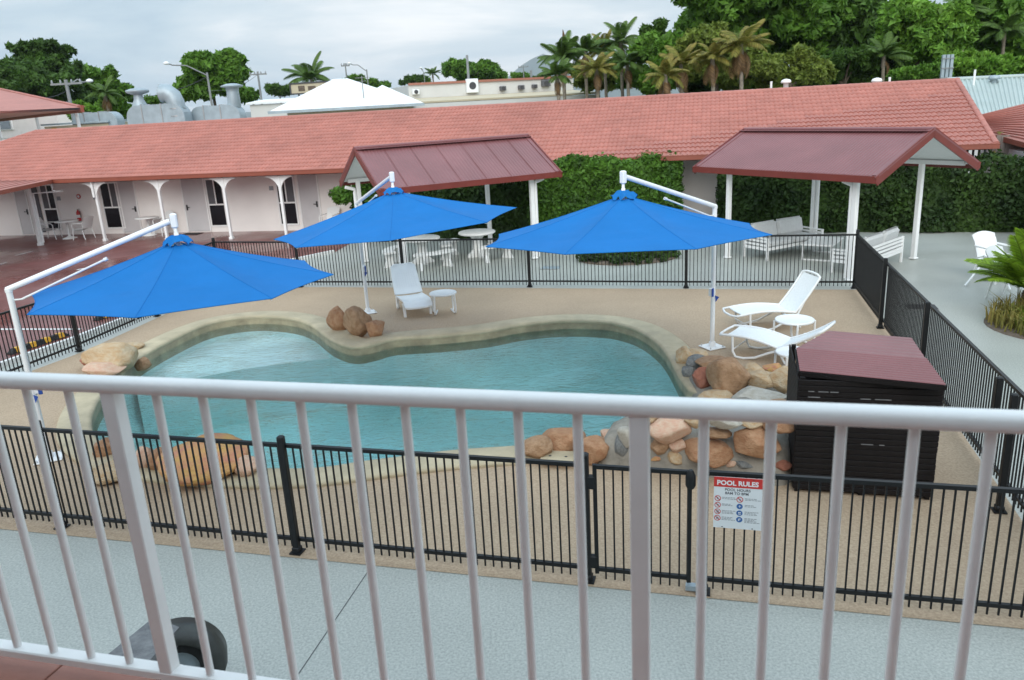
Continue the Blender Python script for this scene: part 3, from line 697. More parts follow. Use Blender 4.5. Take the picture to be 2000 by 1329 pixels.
# ================================================================== LOUNGERS AND SIDE TABLES
def sling_lounger(label, foot, hinge, head, side):
    """curved-frame lounger; foot/hinge/head are surveyed points"""
    ax = Vector((hinge.x - foot.x, hinge.y - foot.y, 0)); Lb = ax.length; ang = math.atan2(ax.y, ax.x)
    zf, zh = foot.z, hinge.z
    hl = (Vector((head.x - hinge.x, head.y - hinge.y, 0))).length
    t = thing('sun_lounger', label, 'sun lounger', (foot.x, foot.y, 0), ang, 'white sun loungers')
    W = 0.31
    def seat(x):
        u = x / Lb; return zf + (zh - zf) * u + 0.055 * math.sin(PI * min(1, u * 1.0)) 
    xs = [Lb * k / 10 for k in range(11)]
    # seat sling and back sling
    b = MB(); Q = []
    for x in [Lb * (0.10 + 0.90 * k / 12) for k in range(13)]:
        for y in [-W + .02 + (2 * W - .04) * q / 6 for q in range(7)]: Q.append((x, y, seat(x) - 0.012 * math.cos(y / W * PI / 2)))
    b.grid(Q, 7, 13)
    Q2 = [(x, y, z - 0.012) for x, y, z in Q]; b.grid(Q2, 7, 13); b.build('seat_sling', M['sling'], t)
    bx = hl; bz = head.z - zh
    def back(u): return Vector((Lb + bx * u, 0, zh + bz * u - 0.03 * math.sin(PI * u)))
    b = MB(); Q = []
    for k in range(11):
        p = back(k / 10)
        for q in range(7):
            y = -W + .03 + (2 * W - .06) * q / 6; Q.append((p.x, y, p.z - 0.01 * math.cos(y / W * PI / 2)))
    b.grid(Q, 7, 11); nx = Vector((bz, 0, -bx)).normalized() * 0.014
    b.grid([Vector(q) + nx for q in Q], 7, 11)
    b.build('back_sling', M['sling'], t)
    # seat frame: one tube, looping round the foot end
    pts = [(x, -W, seat(x)) for x in reversed(xs)] + [(-0.02, -W * .8, zf - .01), (-0.05, -W * .4, zf - .02), (-.05, W * .4, zf - .02), (-0.02, W * .8, zf - .01)] + [(x, W, seat(x)) for x in xs]
    b = MB(); b.tube(pts, 0.022, 8); b.build('seat_frame', M['white_plastic'], t)
    pts = [back(k / 8) + Vector((0, -W, 0)) for k in range(9)] + [back(1.04) + Vector((0, -W * .6, 0)), back(1.05) + Vector((0, 0, 0)), back(1.04) + Vector((0, W * .6, 0))] + [back(k / 8) + Vector((0, W, 0)) for k in range(8, -1, -1)]
    b = MB(); b.tube(pts, 0.022, 8); b.build('back_frame', M['white_plastic'], t)
    for y in (-W, W):
        b = MB(); xf = Lb * 0.22
        b.tube([(xf, y, seat(xf)), (xf + .01, y, .12), (xf + .06, y, .03), (xf + .2, y, .022), (Lb * .62, y, .06), (Lb * .86, y, .18), (Lb * 1.05, y, seat(Lb) - .03), (Lb + bx * .35, y, zh + bz * .30)], 0.022, 8)
        b.build('leg', M['white_plastic'], t)
        b = MB(); b.tube([(Lb * .98, y * .9, zh - .02), (Lb * 1.12, y * .9, .02)], 0.018, 8); b.build('rear_leg', M['white_plastic'], t)
    b = MB()
    for x in (Lb * .22, Lb * 1.10): b.tube([(x, -W, .14), (x, W, .14)], .014, 6)
    b.build('cross_bar', M['white_plastic'], t)
    return t
sling_lounger('white sling lounger behind the round table, back raised steeply', g(1426, 611, .36), g(1537, 603, .33), g(1588, 545, .95), 1)
sling_lounger('white sling lounger nearest the cabinet, back only slightly raised', g(1421, 645, .38), g(1532, 671, .28), g(1622, 629, .66), 1)

def moulded_lounger(label, loc, ang):
    t = thing('sun_lounger', label, 'sun lounger', loc, ang, 'white sun loungers')
    W = 0.32
    def prof(x):  # x: 0 foot .. 1.15 hinge
        return 0.335 + 0.03 * math.cos((x - 0.15) * 2.6) - max(0, 0.2 - x) * 0.55
    b = MB(); Q = []
    for k in range(15):
        x = 1.12 * k / 14
        for q in range(9):
            y = -W + 2 * W * q / 8; Q.append((x, y, prof(x) + (0.018 if q in (0, 8) else 0) - 0.012 * math.cos(y / W * PI / 2)))
    b.grid(Q, 9, 15); b.grid([(x, y, z - .035) for x, y, z in Q], 9, 15)
    for q in (0, 8):
        col = [Q[k * 9 + q] for k in range(15)]
        b.grid([p for c in col for p in ((c[0], c[1], c[2]), (c[0], c[1], c[2] - .035))], 2, 15, False)
    fr = [Q[q] for q in range(9)]; b.grid([p for c in fr for p in (c, (c[0], c[1], c[2] - .035))], 2, 9, False)
    b.build('seat', M['white_plastic'], t)
    b = MB(); Q = []
    A = R(52)
    for k in range(15):
        u = k / 14; s_ = 0.80 * u
        ww = W * (1 - 0.10 * u) * (1 if u < .9 else math.sqrt(max(.35, 1 - ((u - .9) / .1) ** 2 * .5)))
        for q in range(9):
            v = -1 + 2 * q / 8
            bow = 0.035 * math.sin(PI * u) + 0.03 * (1 - v * v) * 0.8
            Q.append((1.10 + s_ * math.cos(A) + bow * math.sin(A), ww * v, 0.35 + s_ * math.sin(A) - bow * math.cos(A)))
    b.grid(Q, 9, 15); o_ = Vector((math.sin(A), 0, -math.cos(A))) * .025; b.grid([Vector(q) + o_ for q in Q], 9, 15)
    rim = [Q[k * 9] for k in range(15)] + [Q[14 * 9 + q] for q in range(1, 9)] + [Q[k * 9 + 8] for k in range(13, -1, -1)]
    b.tube([Vector(p) + o_ * .5 for p in rim], 0.02, 6)
    b.build('backrest', M['white_plastic'], t)
    # slots pressed in the back
    b = MB()
    for r_ in range(7):
        for q in range(-4, 5):
            u = .25 + r_ * .075; s_ = .80 * u; v = q / 5.5; bow = 0.035 * math.sin(PI * u) + 0.03 * (1 - v * v) * 0.8
            c = Vector((1.10 + s_ * math.cos(A) + bow * math.sin(A), W * (1 - .1 * u) * v, .35 + s_ * math.sin(A) - bow * math.cos(A))) - o_ * 0.05
            b.box(c, (0.030, 0.009, 0.003), R3=Matrix.Rotation(-A, 3, 'Y'))
    b.build('slot', M['door_grey'], t)
    for y in (-W * .93, W * .93):
        b = MB(); b.prism([(0, 0), (0.07, 0), (.17, .30), (0.02, .31)], -0.025, 0.025)
        b.v = [(x + .16, y + z, yy) for x, yy, z in b.v]; b.build('front_leg', M['white_plastic'], t)
        b = MB(); b.prism([(0.02, .06), (0.09, .06), (.12, .30), (-.06, .30)], -0.025, 0.025); b.v = [(x + 1.02, y + z, yy) for x, yy, z in b.v]; b.build('rear_leg', M['white_plastic'], t)
        b = MB(); b.lathe((0, 0, 0), [(.05, -.02), (.09, -.018), (.09, .018), (.05, .02)], 16); b.v = [(x + 1.07, y + z * 1.3, yy + .09) for x, yy, z in b.v]; b.build('wheel', M['white_plastic'], t)
    b = MB(); b.beam((.30, -W * .9, .24), (.30, W * .9, .24), .05, .03); b.build('cross_bar', M['white_plastic'], t)
    return t
lf = (g(791, 619.5) + g(835, 613.5)) * 0.5
ml_ = moulded_lounger('white moulded plastic lounger with pressed slots facing the pool', lf + Vector((0.10, -0.20, 0)), R(108)); ml_.scale = (.94, .95, .95)

def side_table(label, loc, ang, r=0.27, h=0.46):
    t = thing('side_table', label, 'side table', loc, ang, 'round white side tables')
    b = MB(); b.lathe((0, 0, 0), [(0.02, h - .012), (r - .03, h - .012), (r - .008, h - .03), (r, h - .02), (r, h), (r - .01, h + .010), (r - .03, h + .008), (r - .05, h + .002), (0.01, h + .003)], 32); b.build('tabletop', M['white_plastic'], t)
    for k in range(2):
        s_ = -1 if k else 1; c = r * .72
        b = MB(); b.tube([(s_ * c, -c, h - .02), (s_ * c * 1.06, -c * .98, .12), (s_ * c * 1.04, -c * .85, .035), (s_ * c * .95, -c * .5, .018), (s_ * c * .70, 0, .075), (s_ * c * .95, c * .5, .018), (s_ * c * 1.04, c * .85, .035), (s_ * c * 1.06, c * .98, .12), (s_ * c, c, h - .02)], .02, 8); b.build('leg', M['white_plastic'], t)
    return t
side_table('round white side table beside the lounger with pressed slots', g(864, 571, .46) * Vector((1, 1, 0)) if False else Vector((g(865, 572, .46).x, g(865, 572, .46).y, 0)), 0.2, 0.30)
side_table('round white side table between the two sling loungers', Vector((g(1552, 624, .47).x, g(1552, 624, .47).y, 0)), 0.6, 0.33, .47)
side_table('round white side table partly hidden by the slatted cabinet', Vector((g(1550, 687, .46).x, g(1550, 687, .46).y, 0)), 0.1, 0.27)

# ================================================================== SLATTED CABINET
A0, A1 = Vector((3.03, 7.9, 0)), Vector((4.38, 7.53, 0))
cab = thing('pump_cabinet', 'black slatted pump cabinet with a maroon corrugated lid', 'cabinet', A0, math.atan2((A1 - A0).y, (A1 - A0).x))
cw_ = (A1 - A0).length; cd = 1.25; chh = 1.36
rndc = random.Random(5)
for x, y in ((0.04, 0.05), (cw_ * .5, 0.05), (cw_ - 0.04, 0.05), (0.04, cd - .03), (cw_ - 0.04, cd - .03)):
    fm = MB(); fm.box((x, y, chh / 2), (0.05, 0.05, chh - .02)); fm.build('frame_post', M['slat_black'], cab)
lin = MB(); lin.box((cw_ / 2, cd / 2 + .05, chh / 2), (cw_ - .14, cd - .2, chh - .12)); lin.build('inner_box', M['slat_black'], cab)
ns = 20; sh = 0.058
sl = MB(); sl.bbox((0, 0, 0), (cw_ + .01, 0.018, sh), b=0.004); sl_me = sl.mesh('slat', M['slat_black'])
s2 = MB(); s2.bbox((0, 0, 0), (0.018, cd, sh), b=0.004); s2_me = s2.mesh('slat', M['slat_black'])
for k in range(ns):
    z = 0.05 + k * (chh - 0.07) / ns + sh / 2
    link_mesh('slat', sl_me, cab, (cw_ / 2 + rndc.uniform(-.003, .003), 0.01 + rndc.uniform(-.002, .002), z), (0, rndc.uniform(-.002, .002), 0))
    link_mesh('slat', s2_me, cab, (0.0, cd / 2 + .03, z + .002)); link_mesh('slat', s2_me, cab, (cw_, cd / 2 + .03, z + .002))
# pale slivers modelled in place of light glinting through the slat gaps
pcs = MB()
for (x0_, x1_, kk) in ((.10, .16, 18.0), (.20, .30, 18.0), (.32, .40, 18.0), (.10, .22, 17.0), (.62, .72, 17.0), (.76, .92, 17.0), (.08, .12, 16.0), (.14, .22, 15.0), (.12, .19, 14.0), (.66, .78, 9.0), (.84, .89, 9.0)):
    z = 0.05 + kk * (chh - .07) / ns - .004
    pcs.box(((x0_ + x1_) / 2, 0.003, z), (x1_ - x0_, 0.010, 0.009))
pcs.build('gap_glint', M['timber_grey'], cab)
# lid in two sheets with ribs
def ribbed(q, nr, amp, m, name, parent, th=.004):
    """q: four 3-D corners (a,b along front; d,c along back). ribs run a->b"""
    a, b, c, d = [Vector(p) for p in q]; V = []; steps = nr * 4
    for k in range(steps + 1):
        u = k / steps; zoff = amp * (1 if (k % 4) in (1, 2) else 0)
        for v in range(2):
            p = (a.lerp(d, u)).lerp(b.lerp(c, u), v); V.append(p + Vector((0, 0, zoff)))
    mb = MB(); mb.grid(V, 2, steps + 1, False); mb.grid([p - Vector((0, 0, th)) for p in V], 2, steps + 1, False)
    return mb.build(name, m, parent)
inv = cab.matrix_basis.inverted() if False else None
def tl(p):  # world -> cabinet local
    v = Vector(p) - A0; return rz2(v, -cab.rotation_euler.z)
zf_, zm_, zb_ = 1.40, 1.475, 1.43
f0, f1 = tl(g(1562, 724, zf_)), tl(g(1847, 752, zf_)); m0, m1 = tl(g(1555, 679, zm_)), tl(g(1809, 700, zm_)); k0, k1 = tl(g(1619, 646, zb_)), tl(g(1780, 660, zb_))
ribbed((f0, f1, m1, m0), 11, 0.010, M['maroon_metal'], 'lid_sheet', cab)
ribbed((m0 - Vector((0, 0, .014)), m1 - Vector((0, 0, .014)), k1, k0), 7, 0.006, M['maroon_metal'], 'lid_sheet', cab)
b = MB(); b.beam(f0 - Vector((0, 0, .035)), f1 - Vector((0, 0, .035)), .03, .05); b.beam(f0 - Vector((0, 0, .035)), m0 - Vector((0, 0, .045)), .03, .05); b.beam(f1 - Vector((0, 0, .035)), m1 - Vector((0, 0, .045)), .03, .05); b.beam(m0 - Vector((0, 0, .06)), k0 - Vector((0, 0, .045)), .03, .04); b.beam(m1 - Vector((0, 0, .06)), k1 - Vector((0, 0, .045)), .03, .04)
b.build('lid_frame', M['slat_black'], cab)

# ================================================================== ROCKS
def rock_mesh(seed, m, sharp=0.5):
    rnd = random.Random(seed)
    bm = bmesh.new(); bmesh.ops.create_icosphere(bm, subdivisions=4, radius=1.0)
    planes = [(Vector((rnd.gauss(0, 1), rnd.gauss(0, 1), rnd.gauss(0, 1))).normalized(), rnd.uniform(0.62, 0.86)) for _ in range(int(9 + sharp * 14))]
    ph = [rnd.uniform(0, 10) for _ in range(6)]
    for v in bm.verts:
        p = v.co.copy(); k = 1 + 0.07 * math.sin(p.x * 2.6 + ph[0]) * math.cos(p.y * 2.2 + ph[1]) + 0.06 * math.sin(p.z * 3 + ph[2] + p.x) + 0.018 * math.sin(p.x * 9 + ph[3]) * math.sin(p.y * 8 + ph[4]) * math.cos(p.z * 8 + ph[5])
        p = p * k
        for nrm, d in planes:
            s_ = p.dot(nrm)
            if s_ > d: p = p - nrm * (s_ - d) * 0.88
        p = p * (1 + .022 * math.sin(p.x * 6 + ph[1]) * math.sin(p.y * 7 + ph[2]) + .016 * math.sin(p.z * 11 + ph[0]) * math.cos(p.x * 10 + ph[3]) + .008 * math.sin(p.y * 23 + ph[4]) * math.sin(p.z * 21 + ph[5]))
        v.co = p
    me = bpy.data.meshes.new('boulder'); bm.to_mesh(me); bm.free(); me.materials.append(m)
    me.polygons.foreach_set('use_smooth', [True] * len(me.polygons)); return me
rk_seed = [100]
def rock(cx, cy, wpx, hpx, m, z=None, depth=0.85, label=None, group=None, parent=None, ry=0.0, dist=None, sharp=.5, rzk=None):
    """boulder whose outline centre is seen at (cx,cy); rests with its base at height z"""
    rk_seed[0] += 1; rnd = random.Random(rk_seed[0])
    z = 0.0 if z is None else z
    # iterate: radius from apparent size, centre height = z + 0.8*rz
    rz_ = 0.2
    for _ in range(6):
        p = g(cx, cy, z + rz_ * 0.72) if dist is None else at_dist(cx, cy, dist)
        D = (p - CAM).dot(FWD); rx = wpx / 2 * D / F_PX * 1.08; ryy = rx * depth
        el = math.atan2(CAM_H - p.z, math.hypot(p.x, p.y)); H_ = hpx / 2 * D / F_PX * 1.08
        q = H_ * H_ - (ryy * math.sin(el)) ** 2
        if q < (0.3 * H_) ** 2: ryy = 0.9 * H_ / max(math.sin(el), .2) ; ryy = min(ryy, rx * depth); q = max(H_ * H_ - (ryy * math.sin(el)) ** 2, (0.35 * H_) ** 2)
        rz_ = math.sqrt(q) / math.cos(el)
    az = math.atan2(-p.x, p.y)
    me = rock_mesh(rk_seed[0], m, sharp)
    o = bpy.data.objects.new('boulder', me); C.objects.link(o)
    # object axes: local x across the view, local y along the view; tilt ry lifts one side
    Rm = Matrix.Rotation(az, 3, 'Z') @ Matrix.Rotation(ry, 3, 'Y')
    o.rotation_euler = Rm.to_euler(); o.scale = (rx * 1.14, ryy * 1.14, rz_ * 1.14); o.location = p
    if parent is not None: o.parent = parent
    elif label: tag(o, label, 'boulder', group)
    return o
# three by the far edge of the pool
GR = 'loose boulders round the pool edge'
rock(659, 625, 36, 50, M['rock_orange'], 0.07, label='leftmost of three brown boulders at the foot of the umbrella post', group=GR)
rock(697, 631, 46, 56, M['rock_brown'], 0.07, label='middle and largest of three brown boulders at the foot of the umbrella post', group=GR)
rock(732, 641, 38, 36, M['rock_orange'], 0.07, label='smallest and rightmost of three brown boulders at the foot of the umbrella post', group=GR)
# five on the left shore
rock(222, 699, 86, 54, M['rock_tan'], 0.07, label='big pale cream boulder on the left pool edge', group=GR, ry=0.2, sharp=.1)
rock(187, 703, 52, 24, M['rock_red'], 0.05, label='small reddish stone wedged left of the pale cream boulder', group=GR)
rock(203, 722, 70, 34, M['rock_pink'], 0.05, label='flat pinkish stone in front of the pale cream boulder, by the railing', group=GR)
rock(254, 677, 42, 16, M['rock_tan'], 0.07, label='thin pointed tan stone behind the pale cream boulder', group=GR)
rock(279, 711, 30, 22, M['rock_brown'], -0.08, label='small brown stone at the water right of the pale cream boulder', group=GR)
# near edge, behind the front fence
rock(206, 875, 42, 34, M['rock_orange'], 0.07, label='small orange stone alone on the near left coping', group=GR)
rock(281, 894, 38, 46, M['rock_pink'], 0.05, label='pinkish stone left of the big ochre boulder behind the front fence', group=GR)
rock(316, 899, 56, 46, M['rock_orange'], 0.05, label='orange stone touching the left side of the big ochre boulder', group=GR)
rock(392, 900, 150, 84, M['rock_ochre'], 0.05, label='big ochre and pink boulder at the near pool edge behind the front fence', group=GR, sharp=.3)
rock(482, 911, 48, 42, M['rock_pink'], 0.05, label='salmon stone right of the big ochre boulder', group=GR)
rock(230, 918, 90, 40, M['rock_tan'], 0.02, label='low cream stone in front of the near left coping', group=GR, sharp=.1)
# the rockery
rky = thing('rockery', 'mortared rockery of mixed boulders between the pool and the slatted cabinet', 'rockery', (0, 0, 0))
def mound(poly, z0, z1, seed):
    b = MB(); pts = [Vector((p[0], p[1], 0)) for p in poly]; pts = catmull(pts, 4); c = sum(pts, Vector()) / len(pts); nn_ = len(pts); rnd = random.Random(seed)
    rings = []
    for (k, zz) in ((1.03, z0), (1.0, z0 + (z1 - z0) * .45), (.93, z0 + (z1 - z0) * .85), (.8, z1), (.5, z1 + .03), (.2, z1 + .04)):
        rings.append([c + (p - c) * k * (1 + rnd.uniform(-.012, .012)) + Vector((0, 0, zz + rnd.uniform(-.015, .015))) for p in pts])
    V = [p for r_ in rings for p in r_]; F = [(i * nn_ + k, i * nn_ + (k + 1) % nn_, (i + 1) * nn_ + (k + 1) % nn_, (i + 1) * nn_ + k) for i in range(5) for k in range(nn_)]
    F.append(tuple(5 * nn_ + k for k in range(nn_)))
    b.add(V, F, True); return b
mound([g(1175, 908), g(1280, 922), g(1400, 934), g(1530, 948), g(1548, 900), g(1548, 830, .2), g(1470, 800, .2), g(1380, 810, .2), g(1290, 830, .1), g(1200, 862, .05)], -0.05, 0.44, 3).build('mortar_core', M['mortar'], rky)
mound([g(1548, 900), g(1555, 800), g(1548, 745), g(1480, 742), g(1400, 705), g(1335, 700), g(1335, 722), g(1350, 765), g(1400, 800), g(1480, 850)], -0.05, 0.12, 4).build('mortar_core', M['mortar'], rky)
P_ = rky
WPA = g(1175, 905); WPD = (g(1535, 944) - WPA).normalized()
for a in [
    (1047, 876, 62, 42, 'rock_brown', 0.05), (1101, 858, 72, 48, 'rock_orange', 0.05), (1163, 878, 66, 58, 'rock_orange', 0.02), (1213, 872, 32, 52, 'rock_grey', 0.05), (1228, 852, 44, 40, 'rock_white', 0.1), (1190, 852, 34, 26, 'rock_pink', .1),
    (1288, 872, 42, 30, 'rock_brown', 0.08), (1306, 838, 78, 52, 'rock_pink', 0.42), (1321, 872, 32, 26, 'rock_pink', 0.15), (1319, 892, 36, 26, 'rock_tan', 0.0), (1283, 894, 26, 16, 'rock_ochre', 0.0),
    (1382, 884, 88, 52, 'rock_orange', 0.02), (1358, 822, 36, 28, 'rock_tan', 0.40), (1420, 818, 76, 36, 'rock_white', 0.42), (1404, 846, 56, 24, 'rock_brown', .3), (1480, 864, 92, 66, 'rock_orange', 0.12),
    (1428, 904, 26, 18, 'rock_pink', 0.0), (1458, 906, 40, 24, 'rock_grey', 0.0), (1516, 826, 60, 34, 'rock_orange', 0.38), (1470, 822, 50, 26, 'rock_tan', .38), (1528, 908, 30, 20, 'rock_red', 0.0),
    (1486, 778, 104, 44, 'rock_white', 0.30), (1425, 742, 78, 72, 'rock_brown', 0.14), (1372, 738, 40, 42, 'rock_red', 0.12), (1336, 697, 30, 36, 'rock_tan', 0.05), (1362, 710, 42, 30, 'rock_grey', 0.1), (1344, 726, 26, 22, 'rock_grey', 0.08),
    (1360, 690, 44, 20, 'rock_tan', 0.12), (1395, 712, 60, 34, 'rock_brown', 0.16), (1488, 740, 62, 32, 'rock_tan', 0.28), (1532, 742, 56, 46, 'rock_tan', 0.24), (1510, 720, 40, 22, 'rock_ochre', 0.22), (1470, 724, 42, 26, 'rock_tan', 0.18), (1450, 790, 50, 30, 'rock_brown', .2), (1400, 775, 60, 30, 'rock_tan', .12), (1262, 812, 44, 26, 'rock_tan', .30), (1312, 798, 56, 30, 'rock_brown', .36), (1368, 796, 50, 28, 'rock_pink', .40), (1425, 795, 48, 26, 'rock_orange', .40), (1520, 796, 56, 30, 'rock_brown', .36)]:
    dd_ = None
    if a[1] > 800 and a[0] > 1200:
        q = on_wall(a[0], a[1], WPA, WPD); dd_ = math.hypot(q.x, q.y) - .02
    rock(a[0], a[1], a[2], a[3], M[a[4]], a[5], parent=P_, dist=dd_)
b = MB(); pz = g(1553, 900); b.tube([pz + Vector((0, 0, .0)), pz + Vector((0, 0, .75)), pz + Vector((.03, .05, .82))], .016, 8); o = b.build('water_pipe', M['white_plastic']); tag(o, 'thin white pipe between the rockery and the slatted cabinet', 'pipe')
cl = MB(); cl.tube([pz + Vector((0, 0, .5)), pz + Vector((0, 0, .54))], .024, 8); cl.build('clamp', M['steel'], o)

# ================================================================== MOTEL BUILDING
E0 = Vector((-17.5, 31.43, 0)); EZ = 2.43; HALF = 4.6; RZ = 4.25; BL = 32.85
def bp(t, s_, z=0.0): return E0 + DB * t + NB * s_ + Vector((0, 0, z))
motel = thing('motel_building', 'long single storey white motel wing with a salmon tiled roof behind the pool', 'building')
WS = 1.98
WL0, WL1 = -8.0, BL - 0.3
b = MB(); b.slab([bp(WL0, WS, 2.42), bp(WL1, WS, 2.42), bp(WL1, WS + 5.0, 2.42), bp(WL0, WS + 5.0, 2.42)], 2.42); b.build('wall', M['wall_white'], motel)
b = MB(); b.slab([bp(-7.5, .05, EZ - 0.02), bp(BL - .05, .05, EZ - 0.02), bp(BL - .05, WS, EZ - 0.02), bp(-7.5, WS, EZ - 0.02)], .012); b.build('soffit', M['soffit'], motel)
# roof body
SL = math.hypot(HALF, RZ - EZ); sdir = (NB * HALF + Vector((0, 0, RZ - EZ))) / SL; snrm = DB.cross(sdir).normalized()
if snrm.z < 0: snrm = -snrm
HIP0 = -4.6   # ridge start (hip at the left)
b = MB()
lo = -0.035
P0, P1, P2, P3 = bp(HIP0 - HALF, 0, EZ + lo), bp(BL, 0, EZ + lo), bp(BL, HALF, RZ + lo), bp(HIP0, HALF, RZ + lo)
P4, P5 = bp(BL, 2 * HALF, EZ + lo), bp(HIP0 - HALF, 2 * HALF, EZ + lo)
b.add([P0, P1, P2, P3, P4, P5], [(0, 1, 2, 3), (3, 2, 4, 5), (0, 3, 5), (1, 4, 2)])
b.add([p + Vector((0, 0, -.10)) for p in (P0, P1, P4, P5)], [(3, 2, 1, 0)])
roof = b.build('roof', M['roof_tile'], motel)
# one tile, local: x across, y up the slope, z out; double wave with a butt edge
def tile_mesh():
    w_, l_ = 0.305, 0.345; V = []; nx_ = 9
    for (y, lift) in ((0, 0.046), (l_, 0.006)):
        for i in range(nx_):
            u = i / (nx_ - 1); V.append((w_ * (u - .5), y, lift + 0.036 * (0.5 - 0.5 * math.cos(4 * PI * u)) ** 0.8))
    F = [(i, i + 1, nx_ + i + 1, nx_ + i) for i in range(nx_ - 1)]
    k = len(V); V += [(V[i][0], 0.004, 0.0) for i in range(nx_)]
    F += [(k + i, k + i + 1, i + 1, i) for i in range(nx_ - 1)]
    return V, F
TV, TF = tile_mesh(); tmb = MB(); tmb.add(TV, TF, False); tile = tmb.mesh('roof_tile', M['roof_tile'])
EXPO = 0.300; nrow = int(SL / EXPO) + 1; TW = 0.300
Rt = Matrix((DB, sdir, snrm)).transposed().to_4x4()
spots = []
rt = random.Random(9)
for r_ in range(nrow):
    s_ = r_ * EXPO - 0.05; u = max(0, s_) / SL
    t0 = HIP0 - HALF + HALF * u + .15; t1 = BL - .12
    if s_ + 0.04 > SL: continue
    k = int((t1 - t0) / TW)
    for i in range(k + 1):
        t_ = t1 - i * TW
        p = bp(t_, 0, EZ) + sdir * s_
        pxx = (p - CAM); scl = 1.0 / pxx.dot(FWD); spots.append((scl, p))
# the tiles that show largest are parts, the rest one joined part; hidden-by-nothing area at the right end is nearest
spots.sort(key=lambda q: -q[0])
par = spots[:300]; rest = spots[300:]
def jit(): return Matrix.Rotation(rt.uniform(-.006, .006), 4, 'Z') @ Matrix.Translation((0, 0, rt.uniform(-.002, .004)))
for _, p in par:
    o = bpy.data.objects.new('tile', tile); C.objects.link(o); o.parent = roof; o.matrix_local = Matrix.Translation(p) @ Rt @ jit()
TVn = np.array([list(v) + [1] for v in TV]); VV = []; FF = []
for i, (_, p) in enumerate(rest):
    Mx = np.array(Matrix.Translation(p) @ Rt @ jit()); VV.append((TVn @ Mx.T)[:, :3]); FF.append(np.array(TF) + i * len(TV))
o = link_mesh('tiles', np_mesh('tiles', np.concatenate(VV), np.concatenate(FF), M['roof_tile']), roof); o['kind'] = 'stuff'
# ridge caps, hip caps, right-hand verge caps
def caps(a, b, name, parent, m, r=0.11, step=0.38):
    a, b = Vector(a), Vector(b); d = b - a; l = d.length; k = max(1, int(l / step)); q = MB()
    d.normalize(); s_ = d.cross(Vector((0, 0, 1))).normalized(); u = s_.cross(d)
    for i in range(k):
        V = []
        for (t_, rr) in ((0, r), (1.08, r * .9)):
            c = a + d * (l * (i + t_) / k)
            for j in range(7):
                an = PI * j / 6; V.append(c + s_ * (rr * math.cos(an)) + u * (rr * .75 * math.sin(an) + .012))
        q.add(V, [(j, j + 1, 7 + j + 1, 7 + j) for j in range(6)] + [tuple(range(6, -1, -1))], False)
    return q.build(name, m, parent)
caps(bp(HIP0, HALF, RZ), bp(BL, HALF, RZ), 'ridge_cap', roof, M['roof_tile'])
caps(bp(HIP0 - HALF, 0, EZ), bp(HIP0, HALF, RZ), 'hip_cap', roof, M['roof_tile'])
caps(bp(BL - .04, 0, EZ + .02), bp(BL - .04, HALF, RZ + .02), 'verge_cap', roof, M['roof_tile'], .09)
b = MB(); b.beam(bp(0.0, -.07, EZ - .04), bp(BL + .02, -.07, EZ - .04), .13, .14); b.tube([bp(0, -.125, EZ + .03), bp(BL + .02, -.125, EZ + .03)], .018, 6); b.build('gutter', M['gutter'], motel)
b = MB(); b.beam(bp(BL + .02, 0, EZ - .05), bp(BL + .02, HALF, RZ - .05), .03, .16); b.build('barge_board', M['gutter'], motel)
# low link roof turning towards the car park
wr = MB(); Wd = Vector((0.14, -0.99, 0)); c0 = bp(0, -.02, EZ + .012); w1 = c0 + Wd * 9
lft = Vector((-1, -.12, 0))
wr.slab([c0, w1, w1 + lft * 7 + Vector((0, 0, .40)), c0 + lft * 9 + NB * .35 + Vector((0, 0, .40))], .08)
wroof = wr.build('link_roof', M['roof_tile'], motel)
tb = MB()
for r_ in range(1, 14):
    o_ = lft * (r_ * .3) + Vector((0, 0, .4 * r_ * .3 / 7.5 + .012)); tb.beam(c0 + o_, w1 + o_, .06, .022)
tb.build('tile_course', M['roof_tile'], wroof)
b = MB(); b.beam(c0 + Vector((.07, 0, -.05)), w1 + Vector((.07, 0, -.05)), .13, .14); b.build('gutter', M['gutter'], motel)
# verandah posts with curved brackets
def verandah_post(p, top, w_=0.10, parent=None, brackets=True, d=DB, name='verandah_post', z0=0.0):
    b = MB(); b.bbox(Vector((p.x, p.y, (top + z0) / 2)), (w_, w_, top - z0), math.atan2(d.y, d.x), .008); b.bbox(Vector((p.x, p.y, z0 + .05)), (w_ + .05, w_ + .05, .10), math.atan2(d.y, d.x), .01)
    o = b.build(name, M['white_paint'], parent)
    if brackets:
        for s_ in (-1, 1):
            q = MB(); V = []
            for (r_) in range(9):
                a = PI / 2 * r_ / 8; x = .04 + .50 * (1 - math.cos(a)); z = top - .05 - .50 * (1 - math.sin(a))
                V += [(x, -.025, z), (x, .025, z), (x, -.025, top - .035), (x, .025, top - .035)]
            V = [Vector((p.x, p.y, 0)) + d * (s_ * x) + Vector((-d.y, d.x, 0)) * y + Vector((0, 0, z)) for x, y, z in V]
            F = []
            for r_ in range(8):
                k = r_ * 4; F += [(k, k + 4, k + 6, k + 2), (k + 1, k + 3, k + 7, k + 5), (k, k + 1, k + 5, k + 4), (k + 2, k + 6, k + 7, k + 3)]
            q.add(V, F); q.build('bracket', M['white_paint'], o)
            q = MB(); q.beam(Vector((p.x, p.y, top - .02)) + d * (s_ * .05), Vector((p.x, p.y, top - .02)) + d * (s_ * .52), .05, .05); q.build('bracket_rail', M['white_paint'], o)
    return o
for (x, y) in ((193.6, 474.8), (327, 470), (459, 466), (602, 452)):
    p = g(x, y); t_ = (p - E0).dot(DB); verandah_post(bp(t_, .12), EZ - .15, parent=motel)
for t_ in (16.6, 20.6): verandah_post(bp(t_, .12), EZ - .05, parent=motel, brackets=False)
p = g(79.8, 480); verandah_post(p, EZ - .03, .13, motel, False)
